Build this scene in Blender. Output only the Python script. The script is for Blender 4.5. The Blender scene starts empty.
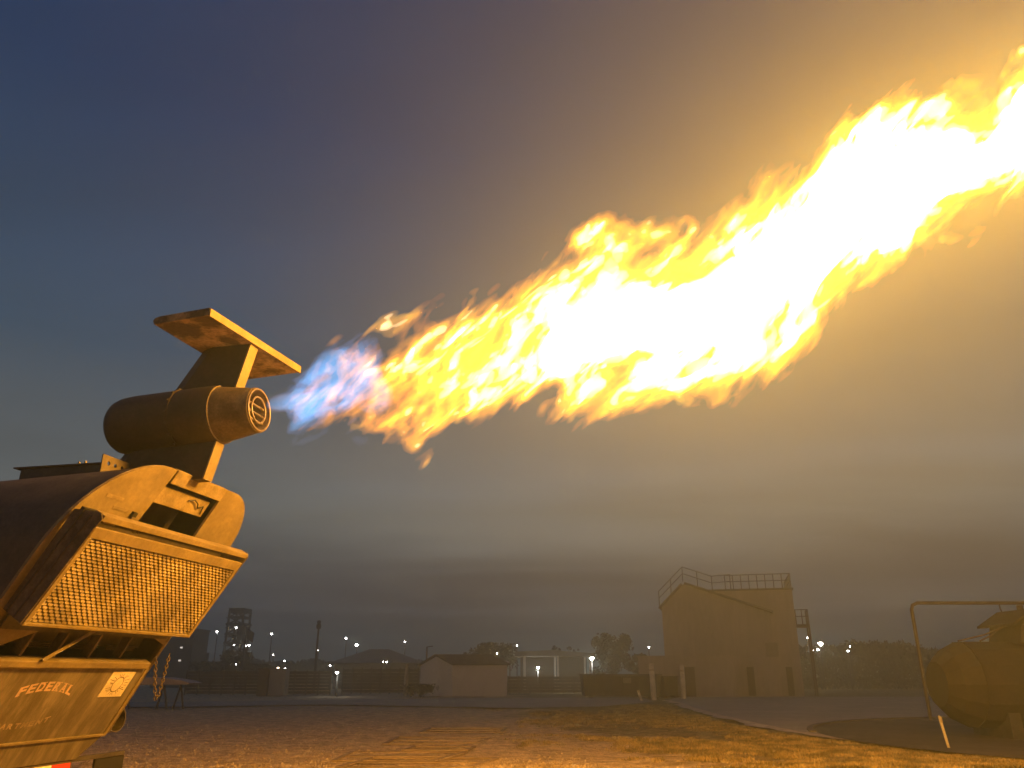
import bpy, bmesh, math, random
import numpy as np
from mathutils import Vector, Matrix, noise as mnoise

R = math.radians
rnd = random.Random(7)
scene = bpy.context.scene
C = scene.collection

# ------------------------------------------------------------------ camera
FPX, PITCH, CAMH = 774.0, R(20.5), 1.6
cam_d = bpy.data.cameras.new('camera')
cam_d.sensor_width = 36.0
cam_d.lens = FPX / 1024 * 36
cam_d.clip_end = 3000
cam = bpy.data.objects.new('camera', cam_d)
cam.location = (0, 0, CAMH)
cam.rotation_euler = (R(90) + PITCH, 0, 0)
C.objects.link(cam)
scene.camera = cam

# ------------------------------------------------------------------ sky (dusk, thin cloud deck)
world = bpy.data.worlds.new('World')
scene.world = world
world.use_nodes = True
wn, wl = world.node_tree.nodes, world.node_tree.links
wn.clear()
w_out = wn.new('ShaderNodeOutputWorld')
w_bg = wn.new('ShaderNodeBackground')
w_sky = wn.new('ShaderNodeTexSky')
w_sky.sky_type = 'NISHITA'
w_sky.sun_disc = False
w_sky.sun_elevation = R(-6.0)
w_sky.sun_rotation = R(20)
w_tc = wn.new('ShaderNodeTexCoord')
w_sep = wn.new('ShaderNodeSeparateXYZ')
wl.new(w_tc.outputs['Generated'], w_sep.inputs[0])
# cloud deck seen in perspective: direction projected on a flat layer
w_zc = wn.new('ShaderNodeMath'); w_zc.operation = 'MAXIMUM'; w_zc.inputs[1].default_value = 0.0
wl.new(w_sep.outputs['Z'], w_zc.inputs[0])
w_za = wn.new('ShaderNodeMath'); w_za.operation = 'ADD'; w_za.inputs[1].default_value = 0.06
wl.new(w_zc.outputs[0], w_za.inputs[0])
w_dx = wn.new('ShaderNodeMath'); w_dx.operation = 'DIVIDE'
wl.new(w_sep.outputs['X'], w_dx.inputs[0]); wl.new(w_za.outputs[0], w_dx.inputs[1])
w_dy = wn.new('ShaderNodeMath'); w_dy.operation = 'DIVIDE'
wl.new(w_sep.outputs['Y'], w_dy.inputs[0]); wl.new(w_za.outputs[0], w_dy.inputs[1])
w_cmb = wn.new('ShaderNodeCombineXYZ')
wl.new(w_dx.outputs[0], w_cmb.inputs[0]); wl.new(w_dy.outputs[0], w_cmb.inputs[1])
w_map = wn.new('ShaderNodeMapping'); w_map.inputs['Scale'].default_value = (0.22, 0.45, 1)
w_map.inputs['Location'].default_value = (3.1, 0.4, 0)
wl.new(w_cmb.outputs[0], w_map.inputs[0])
w_noi = wn.new('ShaderNodeTexNoise'); w_noi.inputs['Scale'].default_value = 1.5
w_noi.inputs['Detail'].default_value = 6; w_noi.inputs['Roughness'].default_value = 0.55
w_noi.inputs['Distortion'].default_value = 0.6
wl.new(w_map.outputs[0], w_noi.inputs['Vector'])
# elevation plus a little cloud wobble drives the colour of the deck
w_wob = wn.new('ShaderNodeMath'); w_wob.operation = 'MULTIPLY_ADD'
w_wob.inputs[1].default_value = 0.15; w_wob.inputs[2].default_value = -0.075
wl.new(w_noi.outputs['Fac'], w_wob.inputs[0])
w_el = wn.new('ShaderNodeMath'); w_el.operation = 'ADD'
wl.new(w_sep.outputs['Z'], w_el.inputs[0]); wl.new(w_wob.outputs[0], w_el.inputs[1])
w_ramp = wn.new('ShaderNodeValToRGB')
cr = w_ramp.color_ramp
SKY = [(0.00, (0.044, 0.047, 0.060)), (0.07, (0.048, 0.052, 0.066)), (0.125, (0.078, 0.085, 0.092)),
       (0.175, (0.135, 0.148, 0.148)), (0.24, (0.112, 0.133, 0.148)), (0.36, (0.044, 0.078, 0.122)),
       (0.60, (0.012, 0.041, 0.108)), (1.0, (0.007, 0.024, 0.080))]
cr.elements[0].position, cr.elements[0].color = SKY[0][0], SKY[0][1] + (1,)
cr.elements[1].position, cr.elements[1].color = SKY[-1][0], SKY[-1][1] + (1,)
for p_, c_ in SKY[1:-1]:
    e_ = cr.elements.new(p_); e_.color = c_ + (1,)
wl.new(w_el.outputs[0], w_ramp.inputs[0])
w_cr2 = wn.new('ShaderNodeMapRange')
w_cr2.inputs['From Min'].default_value = 0.3; w_cr2.inputs['From Max'].default_value = 0.7
w_cr2.inputs['To Min'].default_value = 0.78; w_cr2.inputs['To Max'].default_value = 1.20
wl.new(w_noi.outputs['Fac'], w_cr2.inputs['Value'])
w_mul = wn.new('ShaderNodeMix'); w_mul.data_type = 'RGBA'; w_mul.blend_type = 'MULTIPLY'
w_mul.inputs['Factor'].default_value = 1.0
wl.new(w_ramp.outputs[0], w_mul.inputs['A']); wl.new(w_cr2.outputs[0], w_mul.inputs['B'])
w_sm = wn.new('ShaderNodeMix'); w_sm.data_type = 'RGBA'; w_sm.blend_type = 'MULTIPLY'
w_sm.inputs['Factor'].default_value = 1.0
w_sm.inputs['B'].default_value = (0.10, 0.10, 0.10, 1)
wl.new(w_sky.outputs[0], w_sm.inputs['A'])
w_add = wn.new('ShaderNodeMix'); w_add.data_type = 'RGBA'; w_add.blend_type = 'ADD'
w_add.inputs['Factor'].default_value = 1.0
wl.new(w_mul.outputs['Result'], w_add.inputs['A']); wl.new(w_sm.outputs['Result'], w_add.inputs['B'])
wl.new(w_add.outputs['Result'], w_bg.inputs['Color'])
w_bg.inputs['Strength'].default_value = 1.0
wl.new(w_bg.outputs[0], w_out.inputs['Surface'])

# ------------------------------------------------------------------ render settings
scene.view_settings.view_transform = 'Standard'
scene.view_settings.look = 'None'
scene.view_settings.exposure = 0.0
scene.view_settings.gamma = 1.0
scene.render.engine = 'CYCLES'
cy = scene.cycles
cy.use_denoising = True
cy.use_adaptive_sampling = True; cy.adaptive_threshold = 0.025
cy.max_bounces = 6; cy.diffuse_bounces = 2; cy.glossy_bounces = 2
cy.volume_bounces = 0; cy.transparent_max_bounces = 64
cy.sample_clamp_indirect = 1.0
cy.caustics_reflective = False; cy.caustics_refractive = False

HAZE_DENSITY = 0.0054
HAZE_G = 0.68
LIGHT_W = 1.42         # scales every light of the flame

# ------------------------------------------------------------------ projection helpers (photo -> metres)
_c, _s = math.cos(PITCH), math.sin(PITCH)
def ray(u, v):
    x, k = (u - 512) / FPX, (384 - v) / FPX
    return (x, _c - k * _s, _s + k * _c)
def on_ground(u, v, z=0.0):
    d = ray(u, v); t = (z - CAMH) / d[2]
    return (d[0] * t, d[1] * t)
def at_depth(u, v, y):
    d = ray(u, v); t = y / d[1]
    return Vector((d[0] * t, y, CAMH + d[2] * t))

# ------------------------------------------------------------------ materials
MATS = {}
def mat(name, col, rough=0.7, metal=0.0, var=0.25, scale=3.0, bump=0.0, bscale=None, col2=None,
        streak=None, detail=6.0, spec=0.4, mask=(0.42, 0.62)):
    if name in MATS: return MATS[name]
    m = bpy.data.materials.new(name); m.use_nodes = True
    n, l = m.node_tree.nodes, m.node_tree.links
    b = n['Principled BSDF']
    b.inputs['Roughness'].default_value = rough
    b.inputs['Metallic'].default_value = metal
    b.inputs['Specular IOR Level'].default_value = spec
    tc = n.new('ShaderNodeTexCoord'); mp = n.new('ShaderNodeMapping')
    if streak: mp.inputs['Scale'].default_value = streak
    l.new(tc.outputs['Object'], mp.inputs[0])
    t1 = n.new('ShaderNodeTexNoise'); t1.inputs['Scale'].default_value = scale
    t1.inputs['Detail'].default_value = detail; t1.inputs['Roughness'].default_value = 0.62
    l.new(mp.outputs[0], t1.inputs['Vector'])
    mr = n.new('ShaderNodeMapRange')
    mr.inputs['From Min'].default_value = mask[0]; mr.inputs['From Max'].default_value = mask[1]
    l.new(t1.outputs['Fac'], mr.inputs['Value'])
    mx = n.new('ShaderNodeMix'); mx.data_type = 'RGBA'
    c2 = col2 or tuple(x * (1 - var) for x in col)
    mx.inputs['A'].default_value = tuple(c2) + (1,)
    mx.inputs['B'].default_value = tuple(col) + (1,)
    l.new(mr.outputs[0], mx.inputs['Factor'])
    t2 = n.new('ShaderNodeTexNoise'); t2.inputs['Scale'].default_value = scale * 9
    t2.inputs['Detail'].default_value = 4
    l.new(mp.outputs[0], t2.inputs['Vector'])
    m2 = n.new('ShaderNodeMapRange'); m2.inputs['To Min'].default_value = 1 - var * .6
    m2.inputs['To Max'].default_value = 1 + var * .6
    m2.inputs['From Min'].default_value = .3; m2.inputs['From Max'].default_value = .7
    l.new(t2.outputs['Fac'], m2.inputs['Value'])
    mm = n.new('ShaderNodeMix'); mm.data_type = 'RGBA'; mm.blend_type = 'MULTIPLY'
    mm.inputs['Factor'].default_value = 1
    l.new(mx.outputs['Result'], mm.inputs['A']); l.new(m2.outputs[0], mm.inputs['B'])
    l.new(mm.outputs['Result'], b.inputs['Base Color'])
    if bump:
        t3 = n.new('ShaderNodeTexNoise'); t3.inputs['Scale'].default_value = bscale or scale * 6
        t3.inputs['Detail'].default_value = 5
        l.new(mp.outputs[0], t3.inputs['Vector'])
        bp = n.new('ShaderNodeBump'); bp.inputs['Strength'].default_value = bump
        bp.inputs['Distance'].default_value = 0.03
        l.new(t3.outputs['Fac'], bp.inputs['Height'])
        l.new(bp.outputs[0], b.inputs['Normal'])
    MATS[name] = m
    return m
def glow(name, col, strength):
    if name in MATS: return MATS[name]
    m = bpy.data.materials.new(name); m.use_nodes = True
    n, l = m.node_tree.nodes, m.node_tree.links
    n.clear()
    e = n.new('ShaderNodeEmission'); o = n.new('ShaderNodeOutputMaterial')
    e.inputs[0].default_value = tuple(col) + (1,); e.inputs[1].default_value = strength
    l.new(e.outputs[0], o.inputs['Surface'])
    MATS[name] = m
    return m
def fire_volume(name, col, strength):
    m = bpy.data.materials.new(name); m.use_nodes = True
    n, l = m.node_tree.nodes, m.node_tree.links
    n.clear()
    e = n.new('ShaderNodeEmission'); o = n.new('ShaderNodeOutputMaterial')
    e.inputs[0].default_value = tuple(col) + (1,); e.inputs[1].default_value = strength
    l.new(e.outputs[0], o.inputs['Volume'])
    m.cycles.homogeneous_volume = True
    return m

# ------------------------------------------------------------------ mesh builder
class MB:
    def __init__(self): self.v = []; self.f = []
    def quad_pts(self, pts):
        i = len(self.v); self.v += [tuple(p) for p in pts]; self.f.append(tuple(range(i, i + len(pts))))
    def hexa(self, p):                       # 8 corners: bottom 0-3 ccw, top 4-7
        i = len(self.v); self.v += [tuple(q) for q in p]
        for f in ((3, 2, 1, 0), (4, 5, 6, 7), (0, 1, 5, 4), (1, 2, 6, 5), (2, 3, 7, 6), (3, 0, 4, 7)):
            self.f.append(tuple(i + k for k in f))
        return self
    def box(self, x0, x1, y0, y1, z0, z1):
        return self.hexa([(x0, y0, z0), (x1, y0, z0), (x1, y1, z0), (x0, y1, z0),
                          (x0, y0, z1), (x1, y0, z1), (x1, y1, z1), (x0, y1, z1)])
    def prism(self, poly, axis, lo, hi):     # poly of 2D points extruded along axis
        i = len(self.v); k = len(poly)
        def mk(p, t):
            q = list(p); q.insert(axis, t); return tuple(q)
        self.v += [mk(p, lo) for p in poly] + [mk(p, hi) for p in poly]
        self.f.append(tuple(i + j for j in range(k))[::-1])
        self.f.append(tuple(i + k + j for j in range(k)))
        for j in range(k):
            j2 = (j + 1) % k
            self.f.append((i + j, i + j2, i + k + j2, i + k + j))
        return self
    def bar(self, a, b, w, h=None, up=(0, 0, 1)):   # square bar between two points
        a, b = Vector(a), Vector(b); h = h or w
        d = (b - a).normalized(); u = Vector(up)
        if abs(d.dot(u)) > .98: u = Vector((1, 0, 0))
        s = d.cross(u).normalized(); t = s.cross(d).normalized()
        s *= w / 2; t *= h / 2
        return self.hexa([a - s - t, a + s - t, a + s + t, a - s + t, b - s - t, b + s - t, b + s + t, b - s + t])
    def tube(self, pts, r, seg=10, cap=True, close=False):
        pts = [Vector(p) for p in pts]; n = len(pts)
        rr = r if isinstance(r, (list, tuple)) else [r] * n
        rings = []; prev = None
        for k in range(n):
            if close: d = pts[(k + 1) % n] - pts[k - 1]
            else: d = pts[min(k + 1, n - 1)] - pts[max(k - 1, 0)]
            d.normalize()
            if prev is None:
                u = Vector((0, 0, 1)) if abs(d.z) < .9 else Vector((1, 0, 0))
                s = d.cross(u).normalized()
            else:
                s = (prev - d * prev.dot(d)).normalized()
            prev = s; t = d.cross(s)
            i = len(self.v)
            self.v += [tuple(pts[k] + (s * math.cos(a) + t * math.sin(a)) * rr[k])
                       for a in (2 * math.pi * q / seg for q in range(seg))]
            rings.append(i)
        for k in range(n if close else n - 1):
            i, j = rings[k], rings[(k + 1) % n]
            for q in range(seg):
                q2 = (q + 1) % seg
                self.f.append((i + q, i + q2, j + q2, j + q))
        if cap and not close:
            self.f.append(tuple(rings[0] + q for q in range(seg))[::-1])
            self.f.append(tuple(rings[-1] + q for q in range(seg)))
        return self
    def lathe(self, o, d, prof, seg=40, cap0=True, cap1=True):   # profile of (t, r) about axis o + d t
        o, d = Vector(o), Vector(d).normalized()
        u = Vector((0, 0, 1)) if abs(d.z) < .9 else Vector((1, 0, 0))
        s = d.cross(u).normalized(); t = d.cross(s)
        rings = []
        for (p, r) in prof:
            rings.append(len(self.v))
            self.v += [tuple(o + d * p + (s * math.cos(a) + t * math.sin(a)) * r)
                       for a in (2 * math.pi * q / seg for q in range(seg))]
        for i, j in zip(rings, rings[1:]):
            for q in range(seg):
                q2 = (q + 1) % seg
                self.f.append((i + q, i + q2, j + q2, j + q))
        if cap0: self.f.append(tuple(rings[0] + q for q in range(seg))[::-1])
        if cap1: self.f.append(tuple(rings[-1] + q for q in range(seg)))
        return self
    def mesh(self, name, m=None, smooth=False):
        me = bpy.data.meshes.new(name)
        me.from_pydata(self.v, [], self.f)
        bm = bmesh.new(); bm.from_mesh(me)
        bmesh.ops.recalc_face_normals(bm, faces=bm.faces)
        bm.to_mesh(me); bm.free()
        if m: me.materials.append(m)
        if smooth:
            me.shade_smooth()
            try: me.set_sharp_from_angle(angle=R(38))
            except Exception: pass
        return me
    def build(self, name, m, parent=None, smooth=False, bevel=0.0, **kw):
        o = bpy.data.objects.new(name, self.mesh(name, m, smooth))
        C.objects.link(o)
        if parent is not None: o.parent = parent
        if bevel:
            md = o.modifiers.new('bevel', 'BEVEL'); md.width = bevel; md.segments = 2; md.limit_method = 'ANGLE'
        tag(o, **kw)
        return o
def tag(o, label=None, cat=None, group=None, kind=None):
    if label: o['label'] = label
    if cat: o['category'] = cat
    if group: o['group'] = group
    if kind: o['kind'] = kind
    return o
def thing(name, loc, label, cat, group=None, rz=0.0):
    o = bpy.data.objects.new(name, None); o.empty_display_size = .3
    o.location = loc; o.rotation_euler = (0, 0, rz)
    C.objects.link(o)
    return tag(o, label, cat, group)
def copy_tree(o, parent=None):
    c = o.copy(); C.objects.link(c); c.parent = parent
    for ch in list(o.children): copy_tree(ch, c)
    return c

# ================================================================== FLAME (field computed first, it also places the light)
NOZZLE = Vector((-2.79, 8.07, 4.31))
OUT = [(268, 402, 409), (285, 388, 418), (300, 374, 426), (330, 356, 432), (370, 345, 436), (400, 340, 432), (450, 322, 425),
       (500, 303, 415), (550, 274, 402), (600, 254, 396), (650, 254, 392), (700, 250, 390), (740, 222, 386),
       (770, 196, 372), (800, 168, 346), (830, 148, 300), (860, 126, 274), (900, 108, 248), (940, 104, 216),
       (980, 112, 206), (1005, 84, 198), (1030, 60, 190), (1100, 20, 160), (1180, -40, 130), (1280, -90, 90), (1400, -150, 50), (1500, -150, 10)]
def flame_y(u):
    return float(np.interp(u, [268, 400, 700, 1024, 1500], [8.07, 7.85, 7.3, 6.75, 6.3]))
tops = np.array([tuple(at_depth(u, a, flame_y(u))) for u, a, b in OUT])
bots = np.array([tuple(at_depth(u, b, flame_y(u))) for u, a, b in OUT])
SHEAR = .8                                           # tongues lean downwind
FX0, FX1 = tops[0, 0] - .02, tops[-1, 0] - .6
def f_top(x): return np.interp(x, tops[:, 0], tops[:, 2])
def f_bot(x): return np.interp(x, bots[:, 0], bots[:, 2])
def f_y(x): return np.interp(x, .5 * (tops[:, 0] + bots[:, 0]), .5 * (tops[:, 1] + bots[:, 1]))
def f_mid(x): return .5 * (f_top(x) + f_bot(x))
def f_half(x): return np.maximum(.5 * (f_top(x) - f_bot(x)), .03)

FLAME_LIGHT = (1.0, 0.39, 0.010)
def flame_lamp(x, watts, rad):
    ld = bpy.data.lights.new('flame_light', 'POINT')
    ld.energy = watts * LIGHT_W; ld.color = FLAME_LIGHT; ld.shadow_soft_size = rad
    o = bpy.data.objects.new('flame_light', ld)
    o.location = (x, float(f_y(x)), float(f_mid(x)))
    C.objects.link(o)
    return o
flame_lamps = [flame_lamp(x, w, r) for x, w, r in
               ((-0.9, 50, .12), (0.1, 200, .2), (1.1, 480, .22), (2.1, 850, .22), (3.0, 1050, .2), (3.9, 1200, .2),
                (4.8, 1250, .22), (5.8, 1200, .25), (6.8, 1000, .25))]

# ================================================================== SETTING: ground
def ground_height(x, y):
    return 0.0
def ground_mat():
    m = bpy.data.materials.new('gravel_yard'); m.use_nodes = True
    n, l = m.node_tree.nodes, m.node_tree.links
    b = n['Principled BSDF']; b.inputs['Roughness'].default_value = .95
    b.inputs['Specular IOR Level'].default_value = .15
    tc = n.new('ShaderNodeTexCoord')
    def nz(scale, detail=5, rough=.6, dist=0):
        t = n.new('ShaderNodeTexNoise'); t.inputs['Scale'].default_value = scale
        t.inputs['Detail'].default_value = detail; t.inputs['Roughness'].default_value = rough
        t.inputs['Distortion'].default_value = dist
        l.new(tc.outputs['Object'], t.inputs['Vector']); return t
    def mr(src, a, b_, c=0, d=1):
        q = n.new('ShaderNodeMapRange'); q.inputs['From Min'].default_value = a; q.inputs['From Max'].default_value = b_
        q.inputs['To Min'].default_value = c; q.inputs['To Max'].default_value = d
        l.new(src, q.inputs['Value']); return q.outputs[0]
    def mix(f, A, B, mode='MIX'):
        q = n.new('ShaderNodeMix'); q.data_type = 'RGBA'; q.blend_type = mode
        if isinstance(f, float): q.inputs['Factor'].default_value = f
        else: l.new(f, q.inputs['Factor'])
        for s_, val in (('A', A), ('B', B)):
            if isinstance(val, tuple): q.inputs[s_].default_value = val + (1,)
            else: l.new(val, q.inputs[s_])
        return q.outputs['Result']
    sep = n.new('ShaderNodeSeparateXYZ'); l.new(tc.outputs['Object'], sep.inputs[0])
    big = nz(.22, 6, .65, .4); mid = nz(2.4, 7, .78); fine = nz(14, 4, .7)
    dirt = mix(mr(mid.outputs['Fac'], .40, .60), (.34, .26, .165), (.72, .56, .36))
    grass = mix(mr(mid.outputs['Fac'], .4, .6), (.15, .118, .05), (.36, .28, .13))
    # grass grows right of the gravel yard and in worn patches, more of it farther out
    gx = n.new('ShaderNodeMath'); gx.operation = 'MULTIPLY_ADD'; gx.inputs[1].default_value = .055; gx.inputs[2].default_value = -.10
    l.new(sep.outputs['X'], gx.inputs[0])
    gc = n.new('ShaderNodeMath'); gc.operation = 'MINIMUM'; gc.inputs[1].default_value = .22
    l.new(gx.outputs[0], gc.inputs[0])
    gy = n.new('ShaderNodeMath'); gy.operation = 'MULTIPLY_ADD'; gy.inputs[1].default_value = .004; gy.inputs[2].default_value = -.09
    l.new(sep.outputs['Y'], gy.inputs[0])
    g2 = n.new('ShaderNodeMath'); g2.operation = 'ADD'; l.new(gc.outputs[0], g2.inputs[0]); l.new(gy.outputs[0], g2.inputs[1])
    g3 = n.new('ShaderNodeMath'); g3.operation = 'ADD'; l.new(g2.outputs[0], g3.inputs[0]); l.new(big.outputs['Fac'], g3.inputs[1])
    col = mix(mr(g3.outputs[0], .47, .60), dirt, grass)
    col = mix(1.0, col, mix(mr(fine.outputs['Fac'], .3, .7), (.55, .55, .55), (1.3, 1.3, 1.3)), 'MULTIPLY')
    l.new(col, b.inputs['Base Color'])
    hs = n.new('ShaderNodeMath'); hs.operation = 'MULTIPLY_ADD'; hs.inputs[1].default_value = .4
    l.new(fine.outputs['Fac'], hs.inputs[0]); l.new(mid.outputs['Fac'], hs.inputs[2])
    bp = n.new('ShaderNodeBump'); bp.inputs['Strength'].default_value = .9; bp.inputs['Distance'].default_value = .16
    l.new(hs.outputs[0], bp.inputs['Height']); l.new(bp.outputs[0], b.inputs['Normal'])
    return m
g = MB()
xs = [-300, -120, -60] + [x * .5 for x in range(-60, 61)] + [60, 120, 300]
ys = [-10, 0, 8] + [12 + .5 * k for k in range(0, 70)] + [50, 60, 80, 120, 200, 300]
def gz(x, y):
    if not (-30 < x < 30 and 12 < y < 46): return 0.0
    return .05 * mnoise.noise((x * .35, y * .35, 0)) * min(1, (46 - y) / 6, (y - 12) / 3)
idx = {}
for j, y in enumerate(ys):
    for i, x in enumerate(xs):
        idx[i, j] = len(g.v); g.v.append((x, y, gz(x, y) - .03))
for j in range(len(ys) - 1):
    for i in range(len(xs) - 1):
        g.f.append((idx[i, j], idx[i + 1, j], idx[i + 1, j + 1], idx[i, j + 1]))
g.build('ground', ground_mat(), smooth=True, kind='structure')

M_conc = mat('yard_concrete', (.33, .28, .22), .9, var=.22, scale=.5, bump=.15, bscale=8)
M_conc2 = mat('pit_concrete', (.13, .11, .09), .9, var=.3, scale=.6, bump=.15, bscale=8)
# service road behind the gravel yard
rd = MB()
top_edge = [on_ground(u, v) for u, v in ((60, 703), (200, 702), (330, 700), (430, 699), (520, 698.5), (640, 697.5))]
low_edge = [on_ground(u, v) for u, v in ((60, 708), (200, 707), (330, 705), (430, 707), (520, 708.5), (600, 707), (655, 702))]
pts = [p + (0.024,) for p in low_edge] + [p + (0.024,) for p in reversed(top_edge)]
rd.quad_pts(pts)
rd.build('road', M_conc, kind='structure')
# concrete apron to the right
ap = MB()
edge = [on_ground(u, v) for u, v in ((1060, 757), (1000, 751), (930, 747), (860, 740), (800, 732), (760, 724), (720, 715), (695, 708), (682, 703), (668, 700))]
pts = [p + (.022,) for p in edge] + [(12.2, 60.5, .022), (60, 60.5, .022), (60, 14, .022)]
ap.quad_pts(pts)
ap.build('pavement', M_conc, kind='structure')
sh = MB(); er = [Vector((q[0], q[1], 0)) for q in edge]
inn, outp = [], []
for a_, b_ in zip(er, er[1:]):
    for q in range(8):
        p_ = a_.lerp(b_, q / 8); t_ = (b_ - a_).normalized(); n_v = Vector((-t_.y, t_.x, 0))
        if n_v.x > 0: n_v = -n_v
        wdt = (.55 + .35 * mnoise.noise((p_.x * .9, p_.y * .5, 0)) + .25 * mnoise.noise((p_.x * 2.9, p_.y * 1.5, 4))) * (.5 + .5 * min(1, p_.y / 30))
        inn.append((p_.x, p_.y, .018)); outp.append((p_.x + n_v.x * max(.15, wdt), p_.y + n_v.y * max(.15, wdt), .016))
for q in range(len(inn) - 1): sh.quad_pts([inn[q], inn[q + 1], outp[q + 1], outp[q]])
sh.build('gravel_shoulder', mat('pale_shoulder_gravel', (.60, .48, .34), .95, var=.35, scale=2.5, bump=.5, bscale=25), kind='structure')
# round burn pit in the apron with a low kerb
PIT = Vector((18.2, 22.2)); PR = 9.7
pit = MB()
pit.quad_pts([(PIT.x + PR * math.cos(a), max(15.6, PIT.y + PR * math.sin(a)), .028) for a in (2 * math.pi * k / 64 for k in range(64))])
M_soot = mat('burnt_concrete', (.075, .062, .05), .92, var=.35, scale=.7, bump=.2, bscale=9)
pit.build('burn_pit', M_soot, kind='structure')
kb = MB()
ring = []
for k in range(60):
    a0, a1 = R(20 + 148 * k / 60), R(20 + 148 * (k + .97) / 60)
    q = []
    for a, r_ in ((a0, PR), (a1, PR), (a1, PR + .18), (a0, PR + .18)):
        q.append((PIT.x + r_ * math.cos(a), PIT.y + r_ * math.sin(a)))
    kb.hexa([p + (.024,) for p in q] + [p + (.07,) for p in q])
kb.build('kerb', M_conc2, kind='structure')

# ------------------------------------------------------------------ gravel stones and dry grass (uncountable)
M_stone = mat('loose_gravel', (.50, .39, .26), .9, var=.5, scale=2.0)
st = MB()
for k in range(14000):
    v = 768 - 58 * rnd.random() ** 1.7; u = rnd.uniform(80, 700)
    x, y = on_ground(u, v)
    if x > 1.5 and rnd.random() < .75: continue
    s = rnd.uniform(.012, .03) * (1 if rnd.random() < .97 else 1.8)
    z = gz(x, y) - .03
    a = rnd.uniform(0, 6.28)
    base = [(x + s * math.cos(a + q * 2.09) * rnd.uniform(.7, 1.2), y + s * math.sin(a + q * 2.09) * rnd.uniform(.7, 1.2), z) for q in range(3)]
    i = len(st.v); st.v += base + [(x + rnd.uniform(-.3, .3) * s, y, z + s * rnd.uniform(.5, .9))]
    st.f += [(i, i + 1, i + 3), (i + 1, i + 2, i + 3), (i + 2, i, i + 3)]
st.build('gravel', M_stone, label='loose pale gravel scattered over the yard', cat='gravel', kind='stuff')
M_grass = mat('dry_grass', (.40, .30, .13), .9, var=.6, scale=1.6, col2=(.13, .105, .04))
gr = MB()
def blade(x, y, h):
    z = gz(x, y) - .035; a = rnd.uniform(0, 6.28); w = rnd.uniform(.010, .026)
    lx, ly = rnd.gauss(0, .4) * h, rnd.gauss(0, .4) * h
    i = len(gr.v)
    gr.v += [(x - w * math.cos(a), y - w * math.sin(a), z), (x + w * math.cos(a), y + w * math.sin(a), z), (x + lx, y + ly, z + h)]
    gr.f.append((i, i + 1, i + 2))
n_bl = 0
while n_bl < 80000:
    v = 768 - 64 * rnd.random() ** 1.25; u = rnd.uniform(480, 1024)
    x, y = on_ground(u, v)
    dens = mnoise.noise((x * .22, y * .22, 3.3)) * .9 + mnoise.noise((x * .9, y * .9, 1.3)) * .5 + (x - 2.2) * .10
    if dens < rnd.uniform(-.1, .5): continue
    # leave the apron and its gravel shoulder free
    ex = np.interp(y, [p[1] for p in edge], [p[0] for p in edge])
    if x > ex - .75 - .6 * abs(mnoise.noise((x, y, 0))): continue
    hs_ = rnd.uniform(.5, 1.6)
    for _ in range(14):
        blade(x + rnd.gauss(0, .07), y + rnd.gauss(0, .07), rnd.uniform(.025, .06) * hs_)
        n_bl += 1
gr.build('grass', M_grass, label='short dry grass covering the open ground', cat='grass', kind='stuff')

# ================================================================== AIRCRAFT TAIL FIRE TRAINER (trailer mock-up)
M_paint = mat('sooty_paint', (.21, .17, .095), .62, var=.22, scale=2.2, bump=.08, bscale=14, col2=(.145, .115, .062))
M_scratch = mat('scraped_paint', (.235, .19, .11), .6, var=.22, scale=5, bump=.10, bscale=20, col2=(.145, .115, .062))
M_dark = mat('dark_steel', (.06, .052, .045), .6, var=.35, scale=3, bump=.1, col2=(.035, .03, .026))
M_pod = mat('heat_stained_steel', (.048, .034, .024), .55, metal=.2, var=.35, scale=2.5, bump=.06, col2=(.032, .025, .02))
M_rust = mat('rusty_steel', (.12, .092, .066), .75, var=.4, scale=4.5, bump=.15, col2=(.06, .045, .033))
M_soffit = mat('rust_mottled_steel', (.34, .24, .13), .7, var=.5, scale=2.6, bump=.12, col2=(.07, .048, .028), mask=(.46, .60))
M_streak = mat('weather_streaked_paint', (.17, .15, .115), .65, var=.3, scale=1.6, bump=.06, bscale=9, col2=(.085, .072, .052), streak=(1.0, 2.6, .5))
M_black = mat('black_rubber', (.02, .02, .02), .8, var=.3)
M_chrome = mat('galvanised_pipe', (.2, .175, .14), .4, metal=.6, var=.3, scale=6)

TR = thing('aircraft_tail_trainer', (-3.78, 7.0, 0.0),
           'sooty grey aircraft tail mock-up trailer with engine pod and mesh panel, shooting flame', 'fire trainer', rz=R(-12))
SL = 0.6                                             # the rear face leans: metres aft per metre up
N_ = Vector((1, 0, -SL)).normalized()
def a_plane(z): return .09 - SL * (3.57 - z)
def P(w, z, off=0.0):                                # point on the leaning rear face, off metres proud of it
    return Vector((a_plane(z) + N_.x * off, w, z + N_.z * off))
def slab(mb, w0, w1, z0, z1, o0, o1):
    return mb.hexa([P(w0, z0, o0), P(w1, z0, o0), P(w1, z0, o1), P(w0, z0, o1),
                    P(w0, z1, o0), P(w1, z1, o0), P(w1, z1, o1), P(w0, z1, o1)])
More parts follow.
